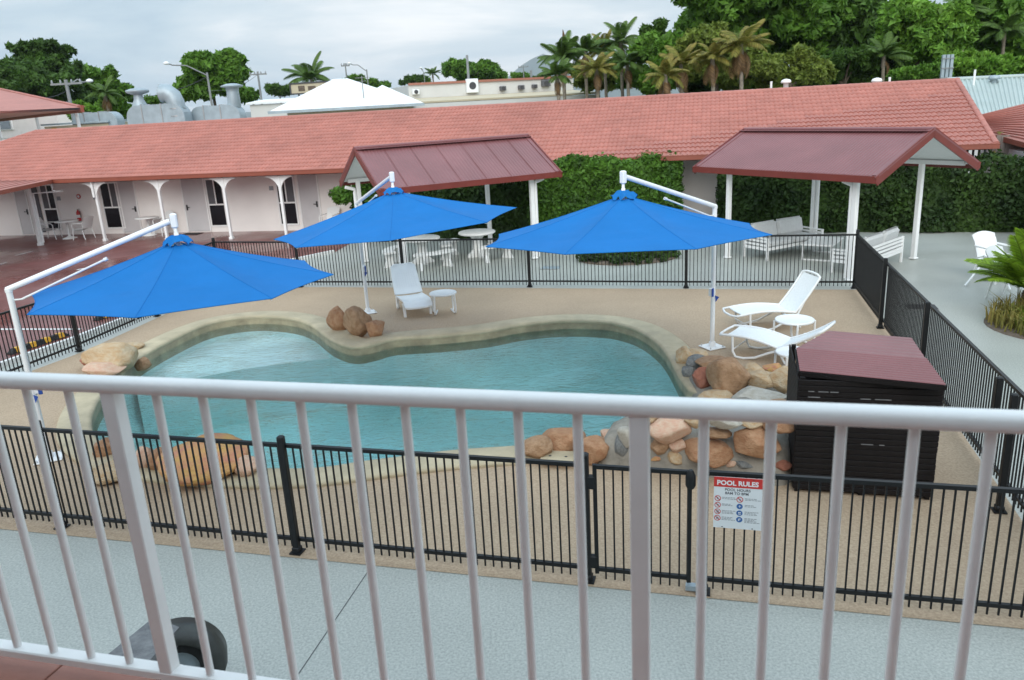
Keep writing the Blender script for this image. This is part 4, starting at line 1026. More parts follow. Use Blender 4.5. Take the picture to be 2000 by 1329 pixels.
b = MB(); c = c0 + Vector((.02, -.05, -.16)); b.tube([c, c + Vector((0, 0, -.25)), c + Vector((.25, .25, -.3)), Vector((p.x + .08, p.y + .1, 2.0)), Vector((p.x + .08, p.y + .1, .1))], .04, 8); b.build('downpipe', M['white_paint'], motel)
p = g(193.6, 474.8); q_ = bp((p - E0).dot(DB) - .03, .02); b = MB(); b.tube([q_ + Vector((0, 0, 2.34)), q_ + Vector((0, 0, 1.72))], .05, 8); b.build('downpipe', M['white_paint'], motel)
# doors and windows on the verandah wall
WA = bp(0, WS); ang_w = math.atan2(DB.y, DB.x)
def wt(px, py): return (on_wall(px, py, WA, DB) - E0).dot(DB)
def window(t0, t1, z0=0.22, z1=2.13, dark_right=False):
    b = MB(); yy = WS - .012
    def fr(ta, tb_, za, zb): b.slab([bp(ta, yy - .03, zb), bp(tb_, yy - .03, zb), bp(tb_, yy + .012, zb), bp(ta, yy + .012, zb)], zb - za)
    f_ = .06; zmid = z0 + (z1 - z0) * .46; tm_ = (t0 + t1) / 2
    fr(t0, t1, z0, z0 + f_); fr(t0, t1, z1 - f_, z1); fr(t0, t0 + f_, z0 + f_, z1 - f_); fr(t1 - f_, t1, z0 + f_, z1 - f_); fr(t0 + f_, t1 - f_, zmid - f_ / 2, zmid + f_ / 2); fr(tm_ - f_ * .4, tm_ + f_ * .4, zmid + f_ / 2, z1 - f_)
    o = b.build('window', M['white_paint'], motel)
    def pane(ta, tb_, za, zb, m, n_='pane'):
        q = MB(); q.slab([bp(ta, yy - .012, zb), bp(tb_, yy - .012, zb), bp(tb_, yy, zb), bp(ta, yy, zb)], zb - za); q.build(n_, m, o)
    pane(t0 + f_, t1 - f_, z0 + f_, zmid - f_ / 2, M['glass_dark'])
    a, c = (M['screen_grey'], M['glass_dark']) if dark_right else (M['glass_dark'], M['screen_grey'])
    pane(t0 + f_, tm_ - f_ * .4, zmid + f_ / 2, z1 - f_, a); pane(tm_ + f_ * .4, t1 - f_, zmid + f_ / 2, z1 - f_, c)
def door(t0, t1, handle_right=True, z1=2.13):
    yy = WS - .012; b = MB(); b.slab([bp(t0, yy - .025, z1), bp(t1, yy - .025, z1), bp(t1, yy, z1), bp(t0, yy, z1)], z1 - .06); o = b.build('door', M['door_grey'], motel)
    q = MB()
    for ta in (t0 - .05, t1): q.slab([bp(ta, yy - .04, z1 + .05), bp(ta + .05, yy - .04, z1 + .05), bp(ta + .05, yy + .01, z1 + .05), bp(ta, yy + .01, z1 + .05)], z1)
    q.build('door_frame', M['white_paint'], o)
    th = t1 - .09 if handle_right else t0 + .09; q = MB(); q.slab([bp(th - .03, yy - .045, 1.12), bp(th + .03, yy - .045, 1.12), bp(th + .03, yy - .02, 1.12), bp(th - .03, yy - .02, 1.12)], .22)
    q.beam(bp(th, yy - .07, 1.02), bp(th + (-.13 if handle_right else .13), yy - .07, 1.02), .025, .025); q.build('handle', M['black_metal'], o)
# left unit, then two central ones and the one by the pavilion
window(wt(84, 400), wt(112, 400), dark_right=True); door(wt(41, 430), wt(62, 430)); 
b = MB(); yy = WS - .015; b.slab([bp(wt(62, 420) + .06, yy - .02, 2.13), bp(wt(84, 420) - .02, yy - .02, 2.13), bp(wt(84, 420) - .02, yy, 2.13), bp(wt(62, 420) + .06, yy, 2.13)], 2.0); b.build('side_panel', M['screen_grey'], motel)
window(wt(193, 360), wt(231, 360)); door(wt(234, 400), wt(268, 400))
door(wt(362, 400), wt(404, 400), False); window(wt(407, 400), wt(441, 400), dark_right=True)
window(wt(541, 380), wt(578, 380)); door(wt(586, 380), wt(622, 380))
door(wt(690, 380), wt(725, 380), False); window(wt(735, 380), wt(770, 380))
for (x, y) in ((530, 368), (186, 386), (115, 388)):
    q = on_wall(x, y, WA, DB); t_ = (q - E0).dot(DB); b = MB(); b.slab([bp(t_ - .09, WS - .02, q.z + .08), bp(t_ + .09, WS - .02, q.z + .08), bp(t_ + .09, WS + .005, q.z + .08), bp(t_ - .09, WS + .005, q.z + .08)], .16); b.build('number_plate', M['sign_text'], motel)
q = on_wall(154, 384, WA, DB); b = MB(); b.lathe((0, 0, 0), [(.10, -.01), (.10, .01)], 16); o = b.build('fire_sign', M['red_ext'], motel); o.location = bp((q - E0).dot(DB), WS - .015, q.z); o.rotation_euler = (R(90), 0, ang_w)
b = MB(); b.lathe((0, 0, 0), [(.055, .011), (.055, .013)], 12); b.build('sign_face', M['sign_pale'], o)
q = on_wall(157, 421, WA, DB); p = bp((q - E0).dot(DB), WS - .10, q.z - .22)
b = MB(); b.lathe((0, 0, 0), [(.06, 0), (.075, .02), (.075, .34), (.05, .40), (.025, .42), (.025, .46)], 14); o = b.build('fire_extinguisher', M['red_ext'], loc=p); tag(o, 'red fire extinguisher hanging on the white motel wall', 'extinguisher')
b = MB(); b.beam((-.02, 0, .47), (.09, 0, .49), .03, .02); b.tube([(.02, 0, .45), (.10, -.02, .40), (.10, -.02, .15)], .012, 6); b.build('nozzle', M['black_metal'], o)
b = MB(); b.lathe((0, 0, .14), [(.0765, 0), (.0765, .12)], 14); b.build('instruction_label', M['sign_pale'], o)
# vents and pipes on the ridge
for (x, y, lb) in ((1535, 160, 'white roof vent cowl on the tiled ridge, left of the other cowl'), (1712, 158, 'white roof vent cowl on the tiled ridge, nearer the green metal roof')):
    q = on_wall(x, y + 6, bp(0, HALF + .3), DB); b = MB(); b.lathe((0, 0, -.25), [(.09, 0), (.09, .3), (.17, .31), (.18, .36), (.14, .42), (.03, .45)], 16); o = b.build('vent_cowl', M['white_paint'], loc=(q.x, q.y, q.z)); tag(o, lb, 'roof vent')
    b = MB(); b.lathe((0, 0, -.27), [(.13, 0), (.10, .06)], 12); b.build('flashing', M['galv'], o)
for (x, y, lb) in ((1506, 166, 'short white vent pipe left of the left roof cowl'), (1737, 158, 'short white vent pipe right of the right roof cowl')):
    q = on_wall(x, y + 6, bp(0, HALF + .3), DB); b = MB(); b.tube([(0, 0, -.3), (0, 0, .22)], .04, 10); o = b.build('vent_pipe', M['white_paint'], loc=(q.x, q.y, q.z)); tag(o, lb, 'roof pipe')

# verandah chairs and tables
def patio_chair(label, loc, rz, scale=1.0):
    t = thing('patio_chair', label, 'chair', loc, rz, 'white patio chairs'); t.scale = (scale,) * 3
    W = .26
    b = MB(); b.grid([(x, y, .43 - .03 * math.sin(PI * (x + .24) / .5)) for x in [-.24 + .5 * k / 6 for k in range(7)] for y in [-W + 2 * W * k / 4 for k in range(5)]], 5, 7); b.grid([(x, y, .40 - .03 * math.sin(PI * (x + .24) / .5)) for x in [-.24 + .5 * k / 6 for k in range(7)] for y in [-W + 2 * W * k / 4 for k in range(5)]], 5, 7); b.build('seat', M['white_plastic'], t)
    b = MB(); Q = []
    for k in range(7):
        u = k / 6
        for q in range(7):
            v = -1 + q / 3; Q.append((-.24 - .16 * u - .03 * (1 - v * v), W * (1 + .04 * u) * v, .45 + .47 * u * (1 - .12 * v * v * (u > .7))))
    b.grid(Q, 7, 7); b.grid([(x - .02, y, z) for x, y, z in Q], 7, 7); b.build('backrest', M['white_plastic'], t)
    for s_ in (-1, 1):
        b = MB(); b.tube([(.22, s_ * W, .40), (.27, s_ * W * 1.1, 0)], [.022, .018], 8); b.build('leg', M['white_plastic'], t)
        b = MB(); b.tube([(-.22, s_ * W, .40), (-.30, s_ * W * 1.05, 0)], [.022, .018], 8); b.build('leg', M['white_plastic'], t)
        b = MB(); b.tube([(.22, s_ * W, .40), (.23, s_ * W * 1.06, .58), (.17, s_ * W * 1.08, .655), (-.1, s_ * W * 1.08, .66), (-.31, s_ * W * 1.03, .67)], .02, 8); b.build('armrest', M['white_plastic'], t)
    return t
def patio_table(label, loc, r=.45, h=.72):
    t = thing('patio_table', label, 'table', loc, 0, 'white pedestal tables')
    b = MB(); b.lathe((0, 0, 0), [(.02, h - .03), (r - .02, h - .035), (r, h - .02), (r, h), (.02, h + .002)], 28); b.build('tabletop', M['white_plastic'], t)
    b = MB(); b.lathe((0, 0, 0), [(.05, .10), (.045, .3), (.04, .5), (.06, h - .08), (.15, h - .03)], 14); b.build('pedestal', M['white_plastic'], t)
    b = MB(); b.lathe((0, 0, 0), [(.28, 0), (.27, .03), (.12, .07), (.05, .12)], 20); b.build('base', M['white_plastic'], t)
    return t
def on_ver(x, y): return g(x, y)
patio_table('white pedestal table between two white chairs by the red extinguisher', g(137, 466), .46)
patio_chair('white chair left of the pedestal table near the verandah corner', g(103, 467), R(5)); patio_chair('white chair below the red fire extinguisher', g(165, 467), R(165))
patio_table('white pedestal table half hidden behind a verandah post', bp(wt(305, 430), 1.45), .46); patio_chair('white chair right of the half hidden pedestal table, against the wall', bp(wt(333, 430), 1.45), R(235))
patio_chair('white chair by the motel wall left of the small bush, partly behind the umbrella', bp(wt(652, 400), 1.45), R(250))
mt = MB(); mt.bbox((0, 0, .01), (.75, .45, .012), b=.004); o = mt.build('door_mat', M['rubber'], loc=bp(wt(385, 440), 1.55, .006), rz=ang_w); tag(o, 'dark doormat in front of the second grey motel door', 'mat')
mb_ = MB(); mb_.box((0, -.2, .017), (.70, .02, .006)); mb_.build('mat_edge', M['dark_grey'], o)

# ================================================================== PAVILIONS
def pavilion(label, Cn, A, LEN, B, WID, ez, rz_, posts, pipes, rib_pitch, panels):
    """Cn: near eave corner; A: unit vector along the near eave; B: across; gables at both ends"""
    t = thing('pavilion', label, 'pavilion', Cn, group='red roofed pavilions')
    A, B = Vector(A).normalized(), Vector(B).normalized(); Z = Vector((0, 0, 1))
    def P(a, b_, z): return A * a + B * b_ + Z * z
    hw = WID / 2
    for side in (0, 1):
        V = []; amp = .011 if rib_pitch < .09 else .007; kk = int(LEN / rib_pitch)
        for k in range(kk * 4 + 1):
            a = LEN * k / (kk * 4); zo = amp if (k % 4) in (1, 2) else 0
            for u in (0, 1):
                b_ = (hw * u) if side == 0 else (WID - hw * u); V.append(P(a, b_, ez + (rz_ - ez) * u + zo + .02))
        mb = MB(); mb.grid(V, 2, kk * 4 + 1, False); mb.grid([v - Z * .004 for v in V], 2, kk * 4 + 1, False); r_ = mb.build('roof_sheet', M['maroon_metal'], t)
        if side == 0:
            lap = MB()
            for k in range(1, panels):
                a = LEN * k / panels; lap.beam(P(a, .02, ez + .044), P(a, hw - .02, rz_ + .044), .010, .006)
            lap.build('sheet_lap', M['maroon_fascia'], r_)
        mb = MB(); s0, s1 = (0, hw) if side == 0 else (WID, hw)
        mb.slab([P(.06, s0 + (.04 if side == 0 else -.04), ez - .005), P(LEN - .06, s0 + (.04 if side == 0 else -.04), ez - .005), P(LEN - .06, s1, rz_ - .03), P(.06, s1, rz_ - .03)], .02); mb.build('ceiling_lining', M['soffit'], t)
    mb = MB()
    for b_, sg_ in ((-.03, -1), (WID + .03, 1)): mb.beam(P(-.04, b_, ez - .05), P(LEN + .04, b_, ez - .05), .10, .15)
    mb.build('fascia_gutter', M['maroon_fascia'], t)
    for a in (-.02, LEN + .02):
        mb = MB(); mb.beam(P(a, -.06, ez - .08), P(a, hw, rz_ - .03), .035, .20); mb.beam(P(a, WID + .06, ez - .08), P(a, hw, rz_ - .03), .035, .20); mb.build('barge_board', M['maroon_fascia'], t)
        mb = MB(); mb.beam(P(a + (.06 if a < 1 else -.06), 0, ez + .028), P(a + (.06 if a < 1 else -.06), hw, rz_ + .028), .16, .03); mb.beam(P(a + (.06 if a < 1 else -.06), WID, ez + .028), P(a + (.06 if a < 1 else -.06), hw, rz_ + .028), .16, .03); mb.build('verge_flashing', M['maroon_metal'], t)
    mb = MB(); mb.beam(P(-.03, hw - .09, rz_ + .005), P(LEN + .03, hw - .09, rz_ + .005), .20, .02); mb.tube([P(-.03, hw, rz_ + .035), P(LEN + .03, hw, rz_ + .035)], .045, 8); mb.build('ridge_capping', M['maroon_metal'], t)
    mb = MB()
    for b_ in (.28, WID - .28): mb.beam(P(.12, b_, ez + .015), P(LEN - .12, b_, ez + .015), .07, .10)
    mb.build('beam', M['soffit'], t)
    for p in posts:
        q = Vector(p) - Vector(Cn); q.z = 0
        mb = MB(); mb.bbox(q + Z * (ez * .5), (.115, .115, ez), math.atan2(A.y, A.x), .01); mb.bbox(q + Z * .03, (.17, .17, .04), math.atan2(A.y, A.x), .01); mb.build('post', M['white_paint'], t)
    for p, d in pipes:
        q = Vector(p) - Vector(Cn); q.z = 0; q2 = q + Vector(d)
        mb = MB(); mb.tube([q2 + Vector(d) * 2.2 + Z * (ez - .15), q2 + Z * (ez - .23), q2 + Z * (ez - .33), q2 + Z * .05], .05, 10); mb.build('downpipe', M['white_paint'], t)
    return t
CR_ = Vector((7.92, 16.91, 0)); AR_ = Vector((-.489, .873, 0)); BR_ = Vector((.873, .489, 0))
def pr_(a, b_): return CR_ + AR_ * a + BR_ * b_
pavilion('maroon gabled pavilion sheltering the white sofas, at the right', CR_, AR_, 5.52, BR_, 3.6, 2.40, 3.25,
         [pr_(.70, .28), pr_(4.55, .28), pr_(1.2, 3.35), pr_(4.35, 3.35)], [(pr_(.70, .28), -AR_ * -.11), (pr_(4.35, 3.35), AR_ * -.12)], .085, 1)
CL_ = Vector((-3.12, 20.25, 0)); cRr = g(1093, 337, 2.4); cRr.z = 0; AL_ = (cRr - CL_).normalized(); BL_ = Vector((-AL_.y, AL_.x, 0)); LL = (cRr - CL_).length
def pl_(a, b_): return CL_ + AL_ * a + BL_ * b_
pavilion('maroon gabled pavilion over the concrete picnic tables, behind the middle umbrella', CL_, AL_, LL, BL_, 3.7, 2.40, 3.36,
         [pl_(.5, .3), pl_(LL - .75, .3), pl_(.4, 3.4), pl_(LL - .7, 3.4)], [(pl_(LL - .75, .3), AL_ * .12), (pl_(.5, .3), AL_ * .12), (pl_(.4, 3.4), AL_ * -.12)], .095, 7)
MB()
# ------------------------------------------------------------------ sofas and coffee table
def sofa(label, p0, ang, Ln, D, flip=1):
    """p0: front-left leg, x along the seat, y to the back"""
    t = thing('garden_sofa', label, 'sofa', p0, ang, 'white slatted garden sofas')
    hs, hb = .30, .66
    b = MB(); b.beam((0, 0, hs), (Ln, 0, hs), .05, .07); b.beam((0, D, hs), (Ln, D, hs), .05, .07); b.beam((0, 0, hs), (0, D, hs), .05, .07); b.beam((Ln, 0, hs), (Ln, D, hs), .05, .07)
    for k in range(1, 8): b.beam((Ln * k / 8, .02, hs), (Ln * k / 8, D - .02, hs), .04, .03)
    b.build('frame', M['white_paint'], t)
    for x in (0, Ln):
        for y in (0, D):
            q = MB(); q.bbox((x, y, (hb if y else .56) / 2), (.055, .055, hb if y else .56), 0, .006); q.build('leg', M['white_paint'], t)
        for k, z in enumerate((.40, .50)):
            q = MB(); q.beam((x, .02, z - .01), (x, D - .02, z), .02, .055); q.build('arm_slat', M['white_paint'], t)
        q = MB(); q.beam((x, -.02, .57), (x, D + .02, .585), .06, .035); q.build('armrest', M['white_paint'], t)
    for z in (.37, .46, .55, .635):
        q = MB(); q.beam((.02, D, z), (Ln - .02, D, z), .02, .055); q.build('back_slat', M['white_paint'], t)
    nc = 2
    for k in range(nc):
        w_ = (Ln - .12) / nc; cx_ = .06 + w_ * (k + .5)
        q = MB(); q.bbox((cx_, D * .46, hs + .10), (w_ - .02, D * .88, .14), 0, .04); q.build('seat_cushion', M['cushion'], t)
        q = MB(); q.bbox((0, 0, 0), (w_ - .03, .17, .46), 0, .06); o = q.build('back_cushion', M['cushion'], t); o.location = (cx_, D - .15, hs + .38); o.rotation_euler = (R(-14), 0, R((-1) ** k * 2))
    return t
s1a, s1b, s1c = g(1498, 510), g(1452, 501), g(1618, 487)
d1 = (s1c - s1a); sofa('white slatted sofa with grey cushions at the left under the pavilion', s1a, math.atan2(d1.y, d1.x), min(d1.length, 2.05), .82)
s2n, s2l, s2r = g(1690, 541), g(1626, 524), g(1779, 504.4)
d2 = (s2r - s2n).normalized(); o2 = sofa('white slatted sofa seen from behind beside the right pavilion post', s2r, math.atan2(-d2.y, -d2.x), 2.0, .82)
# back towards the camera side
o2.location = s2n + d2 * 2.0 + Vector((-d2.y, d2.x, 0)) * .82; 
ct = thing('coffee_table', 'white sled legged coffee table between the two garden sofas', 'coffee table', g(1567, 508), math.atan2(-.45, .44) + .2)
b = MB(); b.bbox((.35, .6, .40), (.78, 1.25, .04), 0, .006); b.build('tabletop', M['white_paint'], ct)
for y in (.02, 1.18):
    b = MB(); b.beam((0, y, 0.015), (.70, y, .015), .04, .03); b.beam((0, y, .0), (0, y, .38), .04, .04); b.beam((.70, y, .0), (.70, y, .38), .04, .04); b.build('sled_leg', M['white_paint'], ct)

# ------------------------------------------------------------------ concrete picnic sets
def picnic_table(label, p):
    t = thing('picnic_table', label, 'table', p, 0.4, 'round concrete picnic tables')
    b = MB(); b.lathe((0, 0, 0), [(.1, .68), (.52, .69), (.55, .71), (.55, .745), (.53, .76), (.02, .762)], 32); b.build('tabletop', M['concrete_white'], t)
    for a in (0, PI / 2):
        b = MB(); d = Vector((math.cos(a), math.sin(a), 0)); s_ = Vector((-d.y, d.x, 0)) * .045
        prof_ = [(-.33, 0), (.33, 0), (.34, .06), (.15, .22), (.13, .52), (.26, .69), (-.26, .69), (-.13, .52), (-.15, .22), (-.34, .06)]
        if a: prof_ = [(x * .98, z * .995) for x, z in prof_]
        k = len(prof_); b.add([d * x + Vector((0, 0, z)) - s_ for x, z in prof_] + [d * x + Vector((0, 0, z)) + s_ for x, z in prof_], [(i, (i + 1) % k, k + (i + 1) % k, k + i) for i in range(k)] + [tuple(range(k - 1, -1, -1)), tuple(range(k, 2 * k))]); b.build('pedestal', M['concrete_white'], t)
    return t
def bench(label, c, a0):
    """curved bench on a circle about c"""
    t = thing('curved_bench', label, 'bench', c, a0, 'curved concrete benches')
    r0, r1 = .80, 1.14; V = []
    for z in (.40, .455):
        for k in range(13):
            a = -.62 + 1.24 * k / 12
            for r_ in (r0, r1): V.append((r_ * math.cos(a), r_ * math.sin(a), z))
    b = MB(); F = []
    for k in range(12): i = 2 * k; F += [(i, i + 1, i + 3, i + 2), (26 + i, 26 + i + 2, 26 + i + 3, 26 + i + 1), (i, i + 2, 26 + i + 2, 26 + i), (i + 1, 26 + i + 1, 26 + i + 3, i + 3)]
    F += [(0, 26, 27, 1), (24, 25, 51, 50)]; b.add(V, F); b.build('seat', M['concrete_white'], t)
    for a in (-.42, .42):
        b = MB(); d = Vector((math.cos(a), math.sin(a), 0)); s_ = Vector((-d.y, d.x, 0)) * .04
        prof_ = [(r0 + .0, 0), (r1 + .0, 0), (r1 - .03, .08), (r1 - .08, .2), (r1 - .03, .40), (r0 + .03, .40), (r0 + .08, .2), (r0 + .03, .08)]; k = 8
        b.add([d * x + Vector((0, 0, z)) - s_ for x, z in prof_] + [d * x + Vector((0, 0, z)) + s_ for x, z in prof_], [(i, (i + 1) % k, k + (i + 1) % k, k + i) for i in range(k)] + [tuple(range(k - 1, -1, -1)), tuple(range(k, 2 * k))]); b.build('leg', M['concrete_white'], t)
    return t
tA = g(822, 464, .76); tA.z = 0; tB = g(931, 452, .76); tB.z = 0
picnic_table('round concrete picnic table at the left under the pavilion, nearer the pool', tA); picnic_table('round concrete picnic table at the right under the pavilion, farther back', tB)
bench('curved white bench in front of the left picnic table', tA, R(-62)); bench('curved white bench at the far left of the left picnic table', tA, R(175)); bench('curved white bench between the two picnic tables', tB, R(165)); bench('curved white bench in front of the right picnic table, by the umbrella tip', tB, R(-50))

# right-hand white chairs behind the palm
for (x, y, rz_, lb) in ((1944, 548, R(-75), 'white plastic chair tipped beside the cycad, farthest left'), (1975, 584, R(-60), 'white plastic chair half hidden by the cycad fronds')):
    p = g(x, y); patio_chair(lb, p, rz_, 1.12)
p = g(1930, 545); t = thing('folding_frame', 'white folded table frame lying by the plastic chairs', 'table frame', p, R(200))
b = MB(); b.tube([(.1, 0, .5), (1.0, .25, .02)], .02, 8); b.build('leg', M['white_plastic'], t); b = MB(); b.tube([(.1, .3, .5), (.6, 1.0, .02)], .02, 8); b.build('leg', M['white_plastic'], t); b = MB(); b.lathe((-.1, .15, .5), [(.3, 0), (.32, .02), (.3, .04)], 20); b.build('tabletop', M['white_plastic'], t)

# ================================================================== VEGETATION
def leaf_cloud(rng, clumps, per, leaf, flat=0.0, up=0.35):
    """clumps: (x,y,z,r) array -> V,F arrays of small folded leaf quads"""
    cl = np.asarray(clumps, float); nC = len(cl); n_ = nC * per
    base = np.repeat(cl[:, :3], per, 0); rad = np.repeat(cl[:, 3], per)
    d = rng.normal(size=(n_, 3)); d /= np.linalg.norm(d, axis=1)[:, None]
    rr = rng.uniform(0.35, 1.0, n_) ** 0.5
    pos = base + d * (rad * rr)[:, None] * np.array([1, 1, 1 - flat])
    nr = d * 0.7 + rng.normal(size=(n_, 3)) * 0.55 + np.array([0, 0, up]); nr /= np.linalg.norm(nr, axis=1)[:, None]
    a = np.cross(nr, rng.normal(size=(n_, 3))); a /= np.linalg.norm(a, axis=1)[:, None] + 1e-9; b = np.cross(nr, a)
    s_ = leaf * rng.uniform(0.6, 1.35, n_)
    tip = pos + a * s_[:, None]; l_ = pos + b * (s_ * .38)[:, None] + nr * (s_ * .12)[:, None]; r_ = pos - b * (s_ * .38)[:, None] + nr * (s_ * .12)[:, None]; bt = pos - a * (s_ * .8)[:, None]
    V = np.stack([bt, r_, tip, l_], 1).reshape(-1, 3); F = np.arange(n_ * 4).reshape(-1, 4)
    return V, F
def ell_clumps(rng, c, r, nC, cr_, shell=.55, bottom=-.6):
    d = rng.normal(size=(nC * 3, 3)); d /= np.linalg.norm(d, axis=1)[:, None]; d = d[d[:, 2] > bottom][:nC]
    k = rng.uniform(shell, 1.0, len(d))
    p = np.asarray(c) + d * k[:, None] * np.asarray(r)
    return np.concatenate([p, (cr_ * rng.uniform(.65, 1.3, len(d)))[:, None]], 1)
def tree(label, px, py, wpx, hpx, dist, m, seed, lobes=7, nC=26, per=70, leaf=.3, name='tree', cat='tree', group=None, gap=.5, trunk=True, flat=.15, crf=.34):
    rng = np.random.default_rng(seed); P = at_dist(px, py, dist); D = (P - CAM).dot(FWD); rx = wpx / 2 * D / F_PX; rz_ = hpx / 2 * D / F_PX
    t = thing(name, label, cat, (P.x, P.y, 0), 0, group)
    cl = []; cents = []
    for k in range(lobes):
        d = rng.normal(size=3); d /= np.linalg.norm(d); d[2] = d[2] * .9 + .1
        c = np.array([0, 0, P.z]) + d * np.array([rx, rx * .9, rz_]) * rng.uniform(.45, .78); lr = np.array([rx, rx, rz_]) * rng.uniform(.40, .56); cents.append(c)
        cl.append(ell_clumps(rng, c, lr, nC, min(rx, rz_) * crf * .5, gap))
    V, F = leaf_cloud(rng, np.concatenate(cl), per, leaf, flat)
    link_mesh('crown', np_mesh('crown', V, F, m), t)
    if trunk:
        b = MB(); tr_ = max(.12, rx * .055); base_z = P.z - rz_ * .35
        b.tube([(0, 0, -.1), (tr_ * .4, 0, base_z * .5), (0, tr_ * .3, base_z)], [tr_ * 1.25, tr_, tr_ * .8], 9)
        for c in cents: b.tube([(0, 0, base_z * .93), (c[0] * .5, c[1] * .5, base_z * .45 + c[2] * .55), (c[0], c[1], c[2])], [tr_ * .6, tr_ * .4, tr_ * .15], 6)
        b.build('trunk', M['bark'], t)
    return t
# --- palms
def frond_mesh(name, Lf, droop, m, nl=22, lw=.05, ll=.5, stiff=.0, curl=.0):
    """arching frond along +x with two ranks of leaflets"""
    b = MB(); pts = []
    for k in range(11):
        u = k / 10; pts.append(Vector((Lf * (u - .16 * droop * u * u), 0, Lf * (.42 * u * (1 - stiff * .3) - droop * .62 * u * u))))
    b.tube(pts, [.022 * Lf / 2 * (1 - .8 * k / 10) + .006 for k in range(11)], 5)
    for k in range(nl):
        u = .14 + .84 * k / (nl - 1); i = min(9, int(u * 10)); p = pts[i].lerp(pts[i + 1], u * 10 - i); d = (pts[i + 1] - pts[i]).normalized()
        l_ = ll * Lf / 2 * (math.sin(PI * (.12 + .84 * u)) ** .6)
        for s_ in (-1, 1):
            e_ = p + d * l_ * .55 + Vector((0, s_ * l_ * .82, -l_ * (.28 + curl))); mid = p.lerp(e_, .5) + Vector((0, 0, l_ * .10)); w_ = d * lw * Lf / 2
            b.add([p - w_ * .5, p + w_ * .5, mid + w_, e_, mid - w_], [(0, 1, 2, 4), (4, 2, 3)], False)
    return b.mesh(name, m)
FR = {
    'g': [frond_mesh('frond', 2.0, dr, M['palm_green'], nl=30, lw=.035, curl=.25) for dr in (.6, .95, 1.25)],
    'y': [frond_mesh('frond', 2.0, dr, M['palm_yellow'], nl=30, lw=.035, curl=.25) for dr in (.6, .95, 1.25)],
    'd': [frond_mesh('dead_frond', 2.0, dr, M['palm_dead'], nl=26, lw=.03, curl=.5) for dr in (1.3, 1.5)],
    'c': [frond_mesh('frond', 1.0, dr, M['cycad_green'], nl=34, lw=.03, ll=.40, curl=-.2) for dr in (.35, .6, .85)],
}
def palm(label, px, py, dist, lpx, kind='g', nf=15, dead=3, seed=0, name='palm_tree', cat='palm', group='palms behind the motel', tr=.11):
    rng = random.Random(seed); P = at_dist(px, py, dist); D = (P - CAM).dot(FWD); Lf = lpx * 1.25 * D / F_PX; nf = int(nf * 1.4)
    t = thing(name, label, cat, (P.x, P.y, 0), 0, group)
    b = MB(); b.tube([(.25, .1, -.1), (.1, 0, P.z * .5), (0, 0, P.z)], [tr * 1.4, tr, tr * .85], 9); b.lathe((0, 0, P.z - .6), [(tr * .9, 0), (tr * 1.25, .2), (tr * .8, .7)], 9); b.build('trunk', M['palm_bark'], t)
    for k in range(nf):
        me = FR[kind][k % len(FR[kind])]; el = rng.uniform(-.15, .75) if k > 3 else rng.uniform(.7, 1.15)
        link_mesh('frond', me, t, (0, 0, P.z), (rng.uniform(-.25, .25), -el, k * 2.399 + rng.uniform(-.2, .2)), (Lf / 2.0 * rng.uniform(.85, 1.1),) * 3)
    for k in range(dead):
        link_mesh('dead_frond', FR['d'][k % 2], t, (0, 0, P.z - .15), (rng.uniform(-.5, .5), R(rng.uniform(40, 70)), k * 2.1 + rng.uniform(-.4, .4)), (Lf / 2.0 * rng.uniform(.6, .95),) * 3)
    return t
# --- left background trees
tree('flat topped rain tree with gaps in its crown, far left', 62, 108, 150, 50, 104, M['leaf_dark'], 11, 12, 16, 70, .48, gap=.3, flat=.4)
tree('dark wide tree mass under the flat topped rain tree, far left', 50, 170, 280, 100, 98, M['leaf_dark'], 12, 14, 34, 80, .46)
tree('mid green tree right of the dark left trees, behind the telegraph pole', 200, 170, 116, 110, 100, M['leaf_mid'], 13, 8, 16, 60, .42, gap=.35)
tree('low bright bush in front of the left trees', 172, 212, 60, 50, 62, M['leaf_bright'], 14, 5, 16, 60, .3, name='bush', cat='bush')
tree('dark low bush behind the ducts at left', 232, 212, 70, 64, 66, M['leaf_mid'], 15, 5, 18, 60, .32, name='bush', cat='bush')
palm('short palm among the bushes left of the ducts', 205, 186, 64, 34, 'g', 12, 4, 16)
tree('round dense street tree behind the leaning street lamp', 411, 152, 122, 104, 85, M['leaf_mid'], 17, 9, 24, 70, .45, crf=.4)
tree('low green bushes right of the round street tree', 492, 186, 80, 36, 95, M['leaf_mid'], 18, 6, 14, 50, .4, name='bush', cat='bush')
tree('low shrub under the round street tree, beside the duct cap', 330, 196, 90, 40, 100, M['leaf_mid'], 19, 5, 14, 50, .4, name='bush', cat='bush')
palm('spreading palm behind the white hipped roof', 608, 156, 75, 46, 'g', 13, 0, 20)
for i, (x, y, w_, h_, d_, lb) in enumerate(((700, 160, 70, 20, 150, 'distant low trees behind the peak of the white hipped roof'), (815, 158, 60, 18, 160, 'distant low trees left of the small far palm'), (1016, 152, 40, 18, 170, 'small far tree right of the wide domed tree'), (1058, 154, 40, 14, 190, 'far shrubs at the foot of the blue hills'), (960, 156, 70, 14, 175, 'far hedge line beside the wide domed tree'), (545, 176, 60, 22, 130, 'distant bushes between the T pole and the dark sign'), (740, 166, 60, 14, 170, 'far low trees right of the roof antenna'))):
    tree(lb, x, y, w_, h_, d_, M['leaf_dark'] if i % 2 else M['leaf_mid'], 30 + i, 5, 12, 36, .6, name='distant_trees', cat='trees')
palm('small slim palm on the skyline left of the domed tree', 845, 146, 140, 17, 'g', 11, 0, 38, tr=.14)
tree('wide domed tree on the skyline behind the tall pole', 918, 146, 116, 48, 140, M['leaf_mid'], 39, 9, 22, 60, .65, crf=.45)
